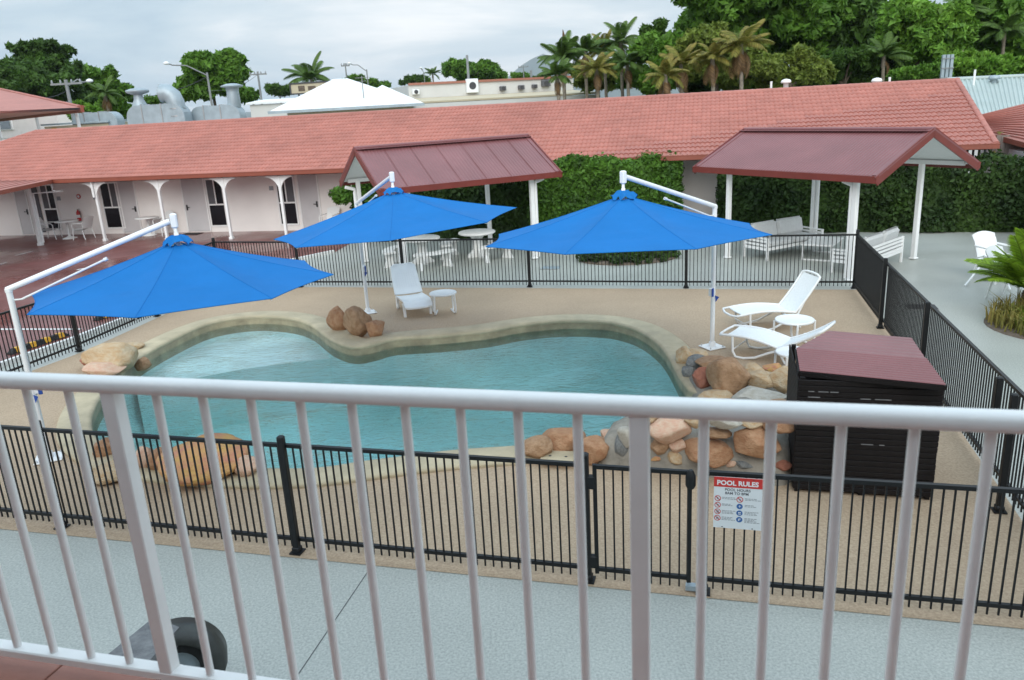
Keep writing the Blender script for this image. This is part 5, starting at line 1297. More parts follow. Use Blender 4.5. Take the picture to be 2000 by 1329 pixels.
# --- palms right of centre
for i, (x, y, l_, k, d_, lb) in enumerate(((1098, 116, 46, 'g', 52, 'leaning palm at the left end of the palm row'), (1142, 104, 40, 'g', 54, 'second palm of the row, with brown skirts'), (1180, 98, 42, 'y', 56, 'yellowing palm in the middle of the palm row'), (1212, 86, 48, 'g', 53, 'tallest arching palm of the row against the sky'), (1225, 128, 44, 'g', 50, 'lower palm under the tallest arching palm'), (1165, 138, 40, 'y', 49, 'short brownish palm low in the palm row'), (1088, 150, 38, 'g', 47, 'drooping short palm at the roof ridge, left end of the row'))):
    palm(lb, x, y, d_, l_, k, 15, 3, 50 + i)
b = MB(); P = at_dist(1100, 98, 53)
t = thing('palm_spike', 'upright unopened palm spear above the leaning palm', 'palm', (P.x, P.y, 0)); b.tube([(0, 0, 0), (0, 0, P.z - .8), (.05, 0, P.z)], [.12, .09, .10], 8); b.build('trunk', M['palm_bark'], t)
b = MB(); b.tube([(.05, 0, P.z - .4), (.1, 0, P.z + .5), (.02, 0, P.z + 1.2)], [.10, .16, .02], 7); b.build('spear', M['palm_dead'], t)
tree('brownish olive thicket between the trunks of the palm row', 1165, 152, 130, 60, 60, M['leaf_olive'], 140, 8, 18, 60, .30, name='bush', cat='bush')
tree('low olive bush at the ridge under the golden palm', 1440, 160, 80, 36, 50, M['leaf_olive'], 141, 5, 16, 60, .26, name='bush', cat='bush')
tree('dark bush filling behind the drooping blue green palm', 1738, 130, 110, 70, 60, M['leaf_dark'], 142, 6, 18, 60, .34, name='bush', cat='bush')
tree('tall broad dark green tree filling the skyline behind the golden palms', 1400, 90, 170, 150, 66, M['leaf_mid'], 143, 10, 26, 70, .36)
tree('leafy dark green tree filling the right skyline between the palms', 1880, 70, 200, 130, 70, M['leaf_dark'], 144, 10, 26, 70, .40)
# --- big green mass at the right
tree('huge dark mango tree towering over the roof, right of centre', 1482, 42, 310, 230, 58, M['leaf_mid'], 60, 18, 36, 90, .34, crf=.30)
tree('dark tall tree right of the huge mango tree', 1610, 62, 200, 230, 62, M['leaf_dark'], 61, 10, 30, 80, .42)
tree('dark thin leaved tree with sky gaps between the two big green trees', 1690, 60, 150, 170, 70, M['leaf_dark'], 62, 9, 16, 60, .36, gap=.3)
tree('big rounded mid green tree at the right', 1795, 82, 190, 150, 56, M['leaf_bright'], 63, 11, 32, 85, .34, crf=.32)
tree('tall tree at the far right behind the rounded one', 1935, 70, 210, 190, 64, M['leaf_mid'], 64, 10, 26, 80, .40)
tree('broad low light green tree above the green metal roof', 1925, 128, 190, 50, 50, M['leaf_bright'], 65, 9, 18, 70, .34, flat=.3)
tree('thick shrub left of the huge mango tree', 1290, 120, 130, 130, 50, M['leaf_mid'], 66, 9, 26, 80, .30)
tree('slim shoots above the shrub left of the mango tree', 1283, 66, 60, 56, 51, M['leaf_dark'], 67, 6, 9, 40, .26, gap=.2)
tree('light olive shrub in front of the mango trunk', 1400, 118, 170, 120, 48, M['leaf_olive'], 68, 9, 24, 70, .30)
tree('olive bush right of the orange skirted palm', 1545, 142, 150, 80, 47, M['leaf_olive'], 69, 8, 22, 70, .28, name='bush', cat='bush')
tree('dark understorey bush behind the right roof cowl', 1650, 140, 130, 80, 52, M['leaf_dark'], 70, 7, 20, 60, .32, name='bush', cat='bush')
tree('low bush behind the roof near the lattice mast', 1800, 146, 130, 40, 48, M['leaf_mid'], 71, 7, 16, 60, .28, name='bush', cat='bush')
for i, (x, y, l_, k, d_, dd, lb) in enumerate(((1448, 92, 52, 'y', 44, 9, 'golden palm with orange brown dead fronds'), (1330, 128, 46, 'y', 45, 6, 'yellow green palm left of the golden palm'), (1392, 116, 44, 'y', 44, 6, 'palm between the yellow green and the golden palm'), (1300, 150, 40, 'y', 43, 6, 'short yellowing palm low at the roof ridge'), (1726, 112, 44, 'g', 52, 1, 'drooping blue green palm below the dark trees'), (1885, 24, 40, 'g', 60, 0, 'palm crown against the sky at the upper right'), (1962, 64, 44, 'g', 60, 0, 'arching palm at the far right edge'))):
    palm(lb, x, y, d_, l_, k, 15, dd, 80 + i)

for i, (x, w_, m_n, lb) in enumerate(((1270, 130, 'leaf_mid', 'low dark bush at the roof ridge below the palm row'), (1380, 150, 'leaf_dark', 'low bush at the ridge below the golden palms'), (1500, 150, 'leaf_mid', 'low bush at the ridge left of the left roof cowl'), (1610, 130, 'leaf_dark', 'low bush at the ridge between the two roof cowls'), (1720, 150, 'leaf_dark', 'low bush at the ridge behind the right roof cowl'), (1850, 150, 'leaf_mid', 'low bush at the right end of the ridge'), (1975, 120, 'leaf_mid', 'low bush above the green metal roof at the right edge'))):
    tree(lb, x, 156, w_, 56, 54, M[m_n], 120 + i, 7, 18, 60, .30, name='bush', cat='bush')

# --- clipped hedges
def hedge(label, a, b_, th, h0, h1, m, seed, n_=5200, leaf=.085, name='hedge', rough=.10, group=None):
    """a,b_: ends of the front face on the ground, thickness back, heights at both ends"""
    rng = np.random.default_rng(seed); a, b_ = Vector((a[0], a[1], 0)), Vector((b_[0], b_[1], 0)); d = b_ - a; l_ = d.length; d.normalize(); nn_ = Vector((-d.y, d.x, 0))
    t = thing(name, label, 'hedge', a, math.atan2(d.y, d.x), group)
    u = rng.uniform(0, l_, n_); face = rng.uniform(0, 1, n_); hh = h0 + (h1 - h0) * u / l_ + .07 * np.sin(u * 2.3 + seed) + .05 * np.sin(u * 5.1 + 1) + rng.normal(0, .05, n_)
    y = np.where(face < .62, rng.normal(0, rough * .6, n_), np.where(face < .82, rng.uniform(0, th, n_), np.where(face < .9, th, rng.uniform(0, th, n_))))
    z = np.where(face < .62, rng.uniform(.03, 1, n_) * hh, np.where(face < .82, hh + rng.normal(0, .05, n_), rng.uniform(.02, 1, n_) * hh))
    u = np.where(face >= .9, np.where(rng.uniform(size=n_) < .5, 0.0, l_) + rng.normal(0, .05, n_), u)
    bul = .09 * np.sin(u * 1.9 + z * 2.2 + seed) + .06 * np.sin(u * 4.4 - z * 3.1)
    y = y - np.where(face < .62, bul, 0)
    out_ = np.stack([np.where(face >= .9, np.sign(u - l_ / 2), 0), np.where(face < .62, -1.0, 0), np.where((face >= .62) & (face < .82), 1.0, .25)], 1)
    nr = out_ * .8 + rng.normal(size=(n_, 3)) * .6; nr /= np.linalg.norm(nr, axis=1)[:, None]
    pos = np.stack([u, y, z], 1); A_ = np.cross(nr, rng.normal(size=(n_, 3))); A_ /= np.linalg.norm(A_, axis=1)[:, None]; B_ = np.cross(nr, A_)
    s_ = (leaf * rng.uniform(.6, 1.4, n_))[:, None]
    V = np.stack([pos - A_ * s_, pos - B_ * s_ * .5, pos + A_ * s_, pos + B_ * s_ * .5], 1).reshape(-1, 3); F = np.arange(n_ * 4).reshape(-1, 4)
    link_mesh('foliage', np_mesh('foliage', V, F, m), t)
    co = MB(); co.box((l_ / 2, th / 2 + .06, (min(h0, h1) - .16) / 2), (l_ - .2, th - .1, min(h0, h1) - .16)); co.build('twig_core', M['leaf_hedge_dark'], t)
    return t
hx = lambda k: Vector((7.04, 25.04, 0)) + Vector((12.93 - 7.04, 22.92 - 25.04, 0)).normalized() * k
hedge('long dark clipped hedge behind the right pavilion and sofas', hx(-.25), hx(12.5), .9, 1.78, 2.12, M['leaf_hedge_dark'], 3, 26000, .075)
hedge('tall bright hedge against the motel between the two pavilions', g(1045, 478), hx(-1.45), .9, 2.45, 2.35, M['leaf_hedge'], 4, 16000, .085)
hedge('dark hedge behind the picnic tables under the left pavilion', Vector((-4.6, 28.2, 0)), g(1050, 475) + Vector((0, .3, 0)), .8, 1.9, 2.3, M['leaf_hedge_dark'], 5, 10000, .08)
tree('bright bushy shrub by the motel wall at the left end of the left pavilion', 694, 376, 92, 78, 28.2, M['leaf_hedge'], 6, 6, 20, 60, .10, name='shrub', cat='shrub', crf=.42)
# garden bed beyond the far fence
bed = thing('garden_bed', 'low round bed of dark groundcover beyond the far fence', 'garden bed', g(1228, 505))
rng = np.random.default_rng(5); rx_, ry_ = 1.35, .95
cl = [(rx_ * math.sqrt(k) * math.cos(a), ry_ * math.sqrt(k) * math.sin(a), .10 + .08 * (1 - k), .15) for k, a in zip(rng.uniform(0, 1, 130), rng.uniform(0, 2 * PI, 130))]
V, F = leaf_cloud(rng, cl, 26, .09, .3); o = link_mesh('groundcover', np_mesh('groundcover', V, F, M['leaf_hedge_dark']), bed); o['kind'] = 'stuff'
b = MB(); b.lathe((0, 0, 0), [(1.0, .0), (1.0, .03), (.9, .06), (.1, .07)], 28); o = b.build('soil', M['bark'], bed); o.scale = (1.35, .95, 1)
tb = MB()
def blades(nb, rad, hgt, seed, m, name, parent, wd=.016, spread=.6, cx=0, cy=0):
    rnd = random.Random(seed); b = MB()
    for _ in range(nb):
        a = rnd.uniform(0, 2 * PI); r_ = rad * math.sqrt(rnd.uniform(0, 1)); p = Vector((cx + r_ * math.cos(a), cy + r_ * math.sin(a), 0)); an = rnd.uniform(0, 2 * PI); h_ = hgt * rnd.uniform(.6, 1.2); lean = rnd.uniform(.1, spread) * h_
        d = Vector((math.cos(an), math.sin(an), 0)); s_ = Vector((-d.y, d.x, 0)) * wd
        m1_ = p + d * lean * .35 + Vector((0, 0, h_ * .65)); e_ = p + d * lean + Vector((0, 0, h_ * .9))
        b.add([p - s_, p + s_, m1_ + s_ * .8, e_, m1_ - s_ * .8], [(0, 1, 2, 4), (4, 2, 3)])
    return b.build(name, m, parent)
o = blades(160, .45, .38, 3, M['leaf_hedge'], 'strap_leaves', bed, .02, .7, -.2, -.1); o['kind'] = 'stuff'
p = g(1278, 503); b = MB(); b.bbox((0, 0, .2), (.42, .42, .36), 0, .02); o = b.build('garden_light_box', M['dark_grey'], loc=p); tag(o, 'dark square box standing in the round garden bed', 'box'); b = MB(); b.bbox((0, 0, .395), (.47, .47, .04), 0, .01); b.build('lid', M['rubber'], o)
# cycad bed at the right edge
cb = thing('plant_bed', 'reddish green tufted ground plants round the cycad at the right edge', 'garden bed', Vector((9.75, 13.35, 0)))
o = blades(1500, 1.15, .42, 8, M['grass_tuft'], 'tufts', cb, .014, .9); o['kind'] = 'stuff'
o = blades(900, 1.1, .34, 9, M['cycad_green'], 'green_tufts', cb, .016, .9, .2, -.1); o['kind'] = 'stuff'
b = MB(); b.lathe((0, 0, 0), [(1.2, 0), (1.18, .03), (.8, .06), (.1, .07)], 28); b.build('soil', M['bark'], cb)
cy_ = thing('cycad', 'bright green cycad with arching fronds at the right edge', 'cycad', Vector((g(2010, 612).x, g(2010, 612).y, 0)))
b = MB(); b.tube([(0, 0, 0), (0, 0, .42)], [.20, .16], 10); b.build('trunk', M['bark'], cy_)
rnd = random.Random(4)
for k in range(64):
    link_mesh('frond', FR['c'][k % 3], cy_, (0, 0, .40), (rnd.uniform(-.2, .2), -rnd.uniform(.15, 1.25), k * 2.399), (rnd.uniform(1.05, 1.5),) * 3)
# young palm by the far right roof
palm('young yellow green palm before the grey fence at the right edge', 1985, 296, 30, 46, 'y', 9, 0, 99, tr=.05, group=None)

# ================================================================== NEIGHBOURING ROOFS AND STREET
# two storey block at the left
ts = thing('two_storey_block', 'two storey white motel block with tiled roof at the left edge', 'building', (0, 0, 0))
TA = at_dist(163, 212, 51); T1 = at_dist(0, 232, 71); EZT = TA.z + .05; TA.z = 0; T1.z = 0; TD = (T1 - TA).normalized(); TN = Vector((TD.y, -TD.x, 0)); ez_ = EZT
if TN.y < 0: TN = -TN
def tp(a, s_, z): return TA + TD * a + TN * s_ + Vector((0, 0, z))
b = MB(); wa_ = (on_wall(112, 230, tp(0, 2.0, 0), TD) - TA).dot(TD); b.slab([tp(wa_, 2, ez_ - .1), tp(33, 2, ez_ - .1), tp(33, 9, ez_ - .1), tp(wa_, 9, ez_ - .1)], ez_ - .2); b.build('wall', M['wall_white'], ts)
b = MB(); ez_ = EZT; q0, q1 = tp(0, 0, ez_), tp(34, 0, ez_); q3 = at_dist(-90, 155, 72); rz_t = q3.z; k_s = (q3 - TA).dot(TN); k_a = (q3 - TA).dot(TD); q2 = tp(34, k_s, rz_t)
qb = tp(1.0, 2 * k_s, ez_); b.add([q0, q1, q2, q3, qb], [(0, 3, 2, 1), (0, 4, 3)]); b.add([p_ - Vector((0, 0, .12)) for p_ in (q0, q1, tp(34, 2 * k_s, ez_), qb)], [(0, 1, 2, 3)]); ro2 = b.build('roof', M['roof_tile'], ts)
tb = MB()
for r_ in range(1, 22):
    u = r_ / 22
    tb.beam(q0.lerp(q3, u) + Vector((0, 0, .02)), q1.lerp(q2, u) + Vector((0, 0, .03)), .10, .09)
tb.build('tile_course', M['roof_tile'], ro2)
caps(q0, q3, 'hip_cap', ro2, M['roof_tile'])
b = MB(); b.beam(tp(-.1, -.08, ez_ - .07), tp(34, -.08, ez_ - .16), .14, .38); b.build('gutter', M['gutter'], ts)
b = MB(); b.slab([tp(.2, .15, 2.75), tp(33, .15, 2.75), tp(33, 2.0, 2.75), tp(.2, 2.0, 2.75)], .2); b.build('balcony_slab', M['wall_white'], ts)
pa_ = [(on_wall(px_, 225, tp(0, .2, 0), TD) - TA).dot(TD) for px_ in (150, 70)]
for a in (pa_[0], pa_[1], 2 * pa_[1] - pa_[0] + 2.5): verandah_post(tp(a, .2, 0), ez_ - .1, .16, ts, True, -TD, 'balcony_post', 2.75)
b = MB(); b.beam(tp(pa_[1], .2, 3.85), tp(33, .2, 3.85), .06, .05); b.beam(tp(pa_[1], .2, 2.9), tp(33, .2, 2.9), .05, .04); b.build('balcony_rail', M['white_paint'], ts)
bq = MB()
bq.box((0, 0, 3.37), (.03, .03, .94)); bq_me = bq.mesh('baluster', M['white_paint'])
for k in range(1, 70): link_mesh('baluster', bq_me, ts, TA + TD * (pa_[1] + .15 * k) + TN * .2)
q = MB(); wq = tp(0, 1.96, 0)
tA_ = (on_wall(22, 232, wq, TD) - TA).dot(TD); tB_ = (on_wall(-40, 240, wq, TD) - TA).dot(TD)
zw_ = on_wall(10, 229, wq, TD).z; q.slab([tp(tA_, 1.90, zw_), tp(tB_, 1.90, zw_), tp(tB_, 1.99, zw_), tp(tA_, 1.99, zw_)], 1.0); o = q.build('window', M['white_paint'], ts)
for k in range(2):
    a0_ = tA_ + (tB_ - tA_) * (.04 + .5 * k); a1_ = tA_ + (tB_ - tA_) * (.46 + .5 * k); q = MB(); q.slab([tp(a0_, 1.885, zw_ - .05), tp(a1_, 1.885, zw_ - .05), tp(a1_, 1.91, zw_ - .05), tp(a0_, 1.91, zw_ - .05)], .9); q.build('pane', M['glass_dark'], o)
# pale yellow block under the two storey eave, with a small white awning
yb = thing('yellow_shed', 'pale yellow plant shed behind the tiled roof at the left', 'building', at_dist(150, 250, 58) * 1.0); yb.location.z = 0
b = MB(); b.box((0, 2, 2.25), (4.0, 4, 4.5)); b.build('wall', M['wall_cream'], yb); b = MB(); b.slab([(-2.1, -.2, 4.65), (2.1, -.2, 4.65), (2.1, 4.2, 4.7), (-2.1, 4.2, 4.7)], .1); b.build('roof', M['galv'], yb); b = MB(); b.box((-1.4, -.02, 3.8), (.3, .06, 1.2)); b.build('stripe', M['yellow'], yb)

# green-grey metal roof and wing at the right
gr_ = thing('green_roofed_building', 'building with a pale green ribbed metal roof beyond the right end of the tiles', 'building')
a_, b2, c_, d_ = at_dist(1850, 158, 45), at_dist(2120, 146, 46), at_dist(2120, 240, 39), at_dist(1880, 240, 38)
ribbed((a_, d_, c_, b2), 30, .05, M['roof_green'], 'roof', gr_, .02)
b = MB(); b.tube([a_ + Vector((0, 0, .05)), b2 + Vector((0, 0, .05))], .10, 8); b.build('ridge_capping', M['roof_green'], gr_)
bx_ = [Vector((p_.x, p_.y, 0)) for p_ in (a_, d_, c_, b2)]; b = MB(); cc = sum(bx_, Vector()) / 4; b.prism([cc + (p_ - cc) * .95 for p_ in bx_], 0, min(c_.z, d_.z) - .1); b.build('wall', M['wall_pale'], gr_)
a2, b3 = at_dist(1890, 152, 50), at_dist(2130, 140, 51); g2 = thing('far_metal_roof', 'second pale metal roof rising behind the green ribbed roof', 'building')
ribbed((a2, a2 + Vector((0, -3.5, -.55)), b3 + Vector((0, -3.5, -.55)), b3), 26, .04, M['roof_green'], 'roof', g2, .02); b = MB(); b.prism([(a2.x, a2.y), (a2.x, a2.y - 3), (b3.x, b3.y - 3), (b3.x, b3.y)], 0, a2.z - .8); b.build('wall', M['wall_pale'], g2)
q = at_dist(1941, 158, 44.5); b = MB(); b.lathe((0, 0, -.4), [(.16, 0), (.16, .45), (.24, .46), (.25, .54), (.2, .62), (.03, .65)], 16); o = b.build('vent_cowl', M['galv'], loc=q); tag(o, 'galvanised vent cowl on the green metal roof', 'roof vent'); b = MB(); b.lathe((0, 0, -.5), [(.24, 0), (.16, .12)], 12); b.build('flashing', M['galv'], o)
q = at_dist(1903, 152, 44); b = MB(); b.tube([(0, 0, -.4), (0, 0, .35)], .05, 8); o = b.build('vent_pipe', M['white_paint'], loc=q); tag(o, 'white vent pipe on the green metal roof', 'roof pipe')
# tiled wing at the far right, with a timber fence below
wg = thing('tiled_wing', 'second salmon tiled roof wing at the right edge below the green roof', 'building')
w0, w1_, w2, w3 = at_dist(1907, 226, 34.5), at_dist(2130, 170, 35), at_dist(2130, 312, 29), at_dist(1925, 258, 31)
wn_ = (w1_ - w0).cross(w3 - w0); dw_ = ray(2130, 312); w2 = CAM + dw_ * ((w0 - CAM).dot(wn_) / dw_.dot(wn_)); b = MB(); b.slab([w0, w1_, w2, w3], .12); rw = b.build('roof', M['roof_tile'], wg)
tb = MB()
for k in range(1, 15):
    u = k / 15; tb.beam(w0.lerp(w3, u) + Vector((0, 0, .02)), w1_.lerp(w2, u) + Vector((0, 0, .02)), .06, .035)
tb.build('tile_course', M['roof_tile'], rw)
b = MB(); b.beam(w3 - Vector((0, 0, .07)), w2 - Vector((0, 0, .07)), .10, .15); b.build('gutter', M['gutter'], wg)
b = MB(); b.prism([(w0.x + .4, w0.y + .3), (w3.x + .5, w3.y + .5), (w2.x - .3, w2.y + .8), (w1_.x, w1_.y)], 0, 2.15); b.build('wall', M['wall_grey'], wg)
tf = thing('timber_fence', 'weathered grey timber fence behind the hedge at the right edge', 'fence')
f0_, f1_ = at_dist(1948, 300, 29.5), at_dist(2060, 310, 29.0); f0_.z = f1_.z = 0; dd_ = (f1_ - f0_); lf_ = dd_.length; dd_.normalize()
pa = MB(); pa.box((0, 0, 1.28), (.13, .025, 2.56)); pa_me = pa.mesh('paling', M['fence_wood'])
for k in range(int(lf_ / .14)): link_mesh('paling', pa_me, tf, f0_ + dd_ * (k * .14), (0, 0, math.atan2(dd_.y, dd_.x)))
b = MB(); b.beam(f0_ + Vector((0, .05, 2.1)), f1_ + Vector((0, .05, 2.1)), .05, .08); b.build('fence_rail', M['fence_wood'], tf)
# dark bars of the gap right of the motel end
sg_ = thing('slatted_gate', 'dark slatted screen under the right end of the tiled eave', 'screen', bp(BL - 3.4, .9))
b = MB(); b.box((0, 0, 1.2), (.05, .05, 2.36)); bar_me = b.mesh('bar', M['dark_grey'])
for k in range(22): link_mesh('bar', bar_me, sg_, DB * (k * .16))
b = MB(); b.beam(Vector((0, 0, 2.38)), DB * 3.4 + Vector((0, 0, 2.38)), .06, .06); b.build('top_rail', M['dark_grey'], sg_)
b = MB(); b.tube([(0, 0, 0), (0, 0, 2.4)], .06, 8); o = b.build('white_post', M['white_paint'], loc=bp(BL - 1.7, .6)); tag(o, 'white post in front of the dark slatted screen at the right', 'post')
b = MB(); b.bbox((0, 0, .05), (.2, .2, .08), 0, .01); b.build('base_plate', M['galv'], o)
b = MB(); b.slab([bp(22.2, WS - .10, 1.15), bp(22.75, WS - .10, 1.15), bp(22.75, WS - .003, 1.15), bp(22.2, WS - .003, 1.15)], .7)
o = b.build('meter_box', M['white_paint']); tag(o, 'pale meter box on the grey motel wall between the hedges', 'box'); b = MB(); b.slab([bp(22.25, WS - .12, 1.1), bp(22.7, WS - .12, 1.1), bp(22.7, WS - .101, 1.1), bp(22.25, WS - .101, 1.1)], .6); b.build('box_door', M['soffit'], o)

# galvanised ducts behind the roof ridge
def duct(label, x0_, x1_, ytop, ybot, dist, elbow=0):
    P = at_dist((x0_ + x1_) / 2, ybot, dist); D = (P - CAM).dot(FWD); k = D / F_PX; Wd_ = (x1_ - x0_) * k; H_ = (ybot - ytop) * k
    t = thing('air_duct', label, 'duct', (P.x, P.y, P.z), -.08, 'galvanised ducts behind the ridge')
    b = MB(); r_ = min(H_ * .9, Wd_ * .2); prof_ = [(-Wd_ / 2, -1.2)]
    if elbow < 1: prof_ += [(-Wd_ / 2 + r_ * (1 - math.cos(a)), H_ - r_ + r_ * math.sin(a)) for a in [PI / 2 * i / 6 for i in range(7)]]
    else: prof_ += [(-Wd_ / 2, H_)]
    prof_ += [(Wd_ / 2 - r_ * (1 - math.cos(a)), H_ - r_ + r_ * math.sin(a)) for a in [PI / 2 * i / 6 for i in range(6, -1, -1)]] + [(Wd_ / 2, -1.2)]
    kk = len(prof_); b.add([(x, -.45, z) for x, z in prof_] + [(x, .45, z) for x, z in prof_], [(i, (i + 1) % kk, kk + (i + 1) % kk, kk + i) for i in range(kk)] + [tuple(range(kk)), tuple(range(2 * kk - 1, kk - 1, -1))]); b.build('duct_body', M['galv'], t)
    q = MB()
    for u in (-.22, .12): q.box((Wd_ * u, 0, H_ * .5 - .3), (.05, .96, H_ + .7))
    q.build('duct_flange', M['steel'], t)
    return t, k, P
t, k, P = duct('low rounded galvanised duct at the left, beside the two storey eave', 150, 240, 221, 250, 58)
t, k, P = duct('galvanised duct with a mushroom vent and a big round cowl', 257, 372, 206, 244, 48)
b = MB(); x = (279 - 314.5) * k; z0_ = 34 * k; b.lathe((x, 0, z0_), [(.44, 0), (.25, .42), (.22, .72)], 18); b.build('vent_neck', M['galv'], t)
b = MB(); b.lathe((x, 0, z0_), [(.24, .66), (.56, .76), (.60, .84), (.58, .90), (.30, .98), (.04, 1.0)], 20); b.build('mushroom_cap', M['galv'], t)
b = MB(); x = (352 - 314.5) * k; b.tube([(x, 0, -.6), (x, 0, 26 * k), (x - .02, 0, 40 * k), (x - .12, 0, 50 * k), (x - .36, 0, 57 * k), (x - .70, 0, 58 * k)], [.46, .46, .46, .47, .48, .48], 20, caps=False); b.build('cowl_elbow', M['galv'], t)
b = MB()
for i in range(7): b.box((x - .73, 0, 58 * k - .42 + .14 * i), (.03, .92 * math.sin(PI * (i + .7) / 7.4), .05))
b.build('louvre', M['steel'], t); b = MB(); b.tube([(x - .66, 0, 58 * k), (x - .68, 0, 58 * k)], .46, 20); b.build('louvre_backing', M['dark_grey'], t)
b = MB()
for z in (-.1, 14 * k, 28 * k): b.tube([(x, 0, z), (x, 0, z + .04)], .485, 20)
b.build('duct_band', M['steel'], t)
t, k, P = duct('galvanised duct with a raised elbow and flat cap', 380, 478, 208, 240, 48)
b = MB(); x = (464 - 429) * k; b.tube([(x - .9, 0, 14 * k), (x - .3, 0, 18 * k), (x, 0, 32 * k), (x, 0, 58 * k)], [.38, .38, .36, .32], 16); b.build('elbow_pipe', M['galv'], t)
b = MB(); b.lathe((x, 0, 57 * k), [(.34, 0), (.34, .16), (.58, .22), (.60, .28), (.3, .38), (.04, .40)], 20); b.build('cap', M['galv'], t)

# white hip-roofed house
hh = thing('hip_roofed_house', 'cream house with a white hipped roof behind the motel ridge', 'building')
e0, e1 = at_dist(524, 212, 50), at_dist(826, 190, 50); ezh = 4.62
e0.z = e1.z = ezh; dh = (e1 - e0); lh = dh.length; dh.normalize(); nh = Vector((-dh.y, dh.x, 0))
pk1 = at_dist(660, 154, 54); pk2 = at_dist(745, 164, 54)
def hp_(a, s_, z): return e0 + dh * a + nh * s_ + Vector((0, 0, z - ezh))
rz1 = pk1.z; r1_, r2_ = hp_((pk1 - e0).dot(dh) - .3, 4.5, rz1), hp_((pk1 - e0).dot(dh) + .6, 4.5, rz1)
b = MB(); b.add([hp_(0, 0, ezh), hp_(lh, 0, ezh), hp_(lh, 9, ezh), hp_(0, 9, ezh), r1_, r2_], [(0, 1, 5, 4), (1, 2, 5), (2, 3, 4, 5), (3, 0, 4), (3, 2, 1, 0)])
s2_ = hp_((pk2 - e0).dot(dh), 3.2, pk2.z - .1); b.add([hp_(lh * .48, -.02, ezh + .02), hp_(lh, -.02, ezh + .02), hp_(lh, 7, ezh + .02), s2_], [(0, 1, 3), (1, 2, 3), (2, 0, 3)])
b.build('roof', M['roof_white'], hh)
b = MB(); b.beam(hp_(-.05, -.08, ezh - .06), hp_(lh + .05, -.08, ezh - .06), .14, .16); b.build('gutter', M['galv'], hh)
b = MB(); b.slab([hp_(1.0, .5, ezh - .1), hp_(lh - .6, .5, ezh - .1), hp_(lh - .6, 8, ezh - .1), hp_(1, 8, ezh - .1)], 4.5); b.build('wall', M['wall_cream'], hh)
for a in (2.6, 6.6, 8.4): q = MB(); q.slab([hp_(a, .46, ezh - .35), hp_(a + .9, .46, ezh - .35), hp_(a + .9, .52, ezh - .35), hp_(a, .52, ezh - .35)], .8); q.build('window', M['glass_dark'], hh)
an = thing('roof_antenna', 'thin antenna standing on the white hipped roof', 'antenna', at_dist(710, 186, 51)); b = MB(); b.tube([(0, 0, -.4), (0, 0, 1.1)], .03, 6); b.build('mast', M['pole_grey'], an); b = MB(); b.beam((-.4, 0, 1.0), (.4, 0, 1.0), .03, .03); b.beam((-.25, 0, .8), (.25, 0, .8), .025, .025); b.build('crossbar', M['pole_grey'], an)
lw = thing('white_annexe', 'low white building left of the hipped roof', 'building', at_dist(548, 216, 60)); lw.location.z = 0
b = MB(); b.box((0, 2, 2.6), (4.2, 4, 5.2)); b.build('wall', M['wall_pale'], lw); b = MB(); b.slab([(-2.3, -.2, 5.35), (2.3, -.2, 5.35), (2.3, 4.2, 5.6), (-2.3, 4.2, 5.6)], .12); b.build('roof', M['roof_white'], lw)
bs = thing('billboard', 'dark framed sign board behind the white hipped roof', 'sign board', at_dist(612, 172, 66)); 
b = MB(); b.box((0, 0, 0), (3.4, .12, .75)); b.build('panel', M['wall_cream'], bs); b = MB(); b.beam((-1.75, -.08, .38), (1.75, -.08, .42), .12, .1); b.beam((-1.75, -.08, -.38), (-1.75, -.08, .42), .1, .12); b.beam((-1.75, -.08, -.38), (1.75, -.08, -.38), .1, .1); b.build('frame', M['dark_grey'], bs)
b = MB(); b.box((-.9, -.075, 0), (.5, .02, .4)); b.box((-.1, -.075, 0), (.6, .02, .3)); b.box((.8, -.075, .02), (.5, .02, .34)); b.build('print', M['bark'], bs); b = MB(); b.tube([(-1.2, .1, -bs.location.z), (-1.2, .1, 0)], .08, 6); b.tube([(1.2, .1, -bs.location.z), (1.2, .1, 0)], .08, 6); b.build('leg', M['pole_grey'], bs)
# long low commercial building
lc = thing('commercial_building', 'long low white commercial building with air conditioners on its wall', 'building')
c0_, c1_ = at_dist(800, 200, 62), at_dist(1120, 176, 66); c0_.z = c1_.z = 0; dc = (c1_ - c0_); lcn = dc.length; dc.normalize(); nc_ = Vector((-dc.y, dc.x, 0))
def cpt(a, s_, z): return c0_ + dc * a + nc_ * s_ + Vector((0, 0, z))
zt = at_dist(950, 160, 64).z
b = MB(); b.slab([cpt(0, 0, zt), cpt(lcn, 0, zt), cpt(lcn, 8, zt), cpt(0, 8, zt)], zt); b.build('wall', M['wall_pale'], lc)
b = MB(); b.beam(cpt(0, -.06, zt + .06), cpt(lcn, -.06, zt + .06), .16, .16); b.build('parapet_trim', M['terracotta'], lc)
b = MB(); b.slab([cpt(-3, -5, zt - 1.25), cpt(lcn, -5, zt - 1.25), cpt(lcn, -.02, zt - .95), cpt(-3, -.02, zt - .95)], .12); b.build('lower_roof', M['wall_cream'], lc)
b = MB(); b.slab([cpt(-3, -5, zt - 1.4), cpt(lcn, -5, zt - 1.4), cpt(lcn, -4.8, zt - 1.4), cpt(-3, -4.8, zt - 1.4)], 3.5); b.build('lower_wall', M['wall_pale'], lc)
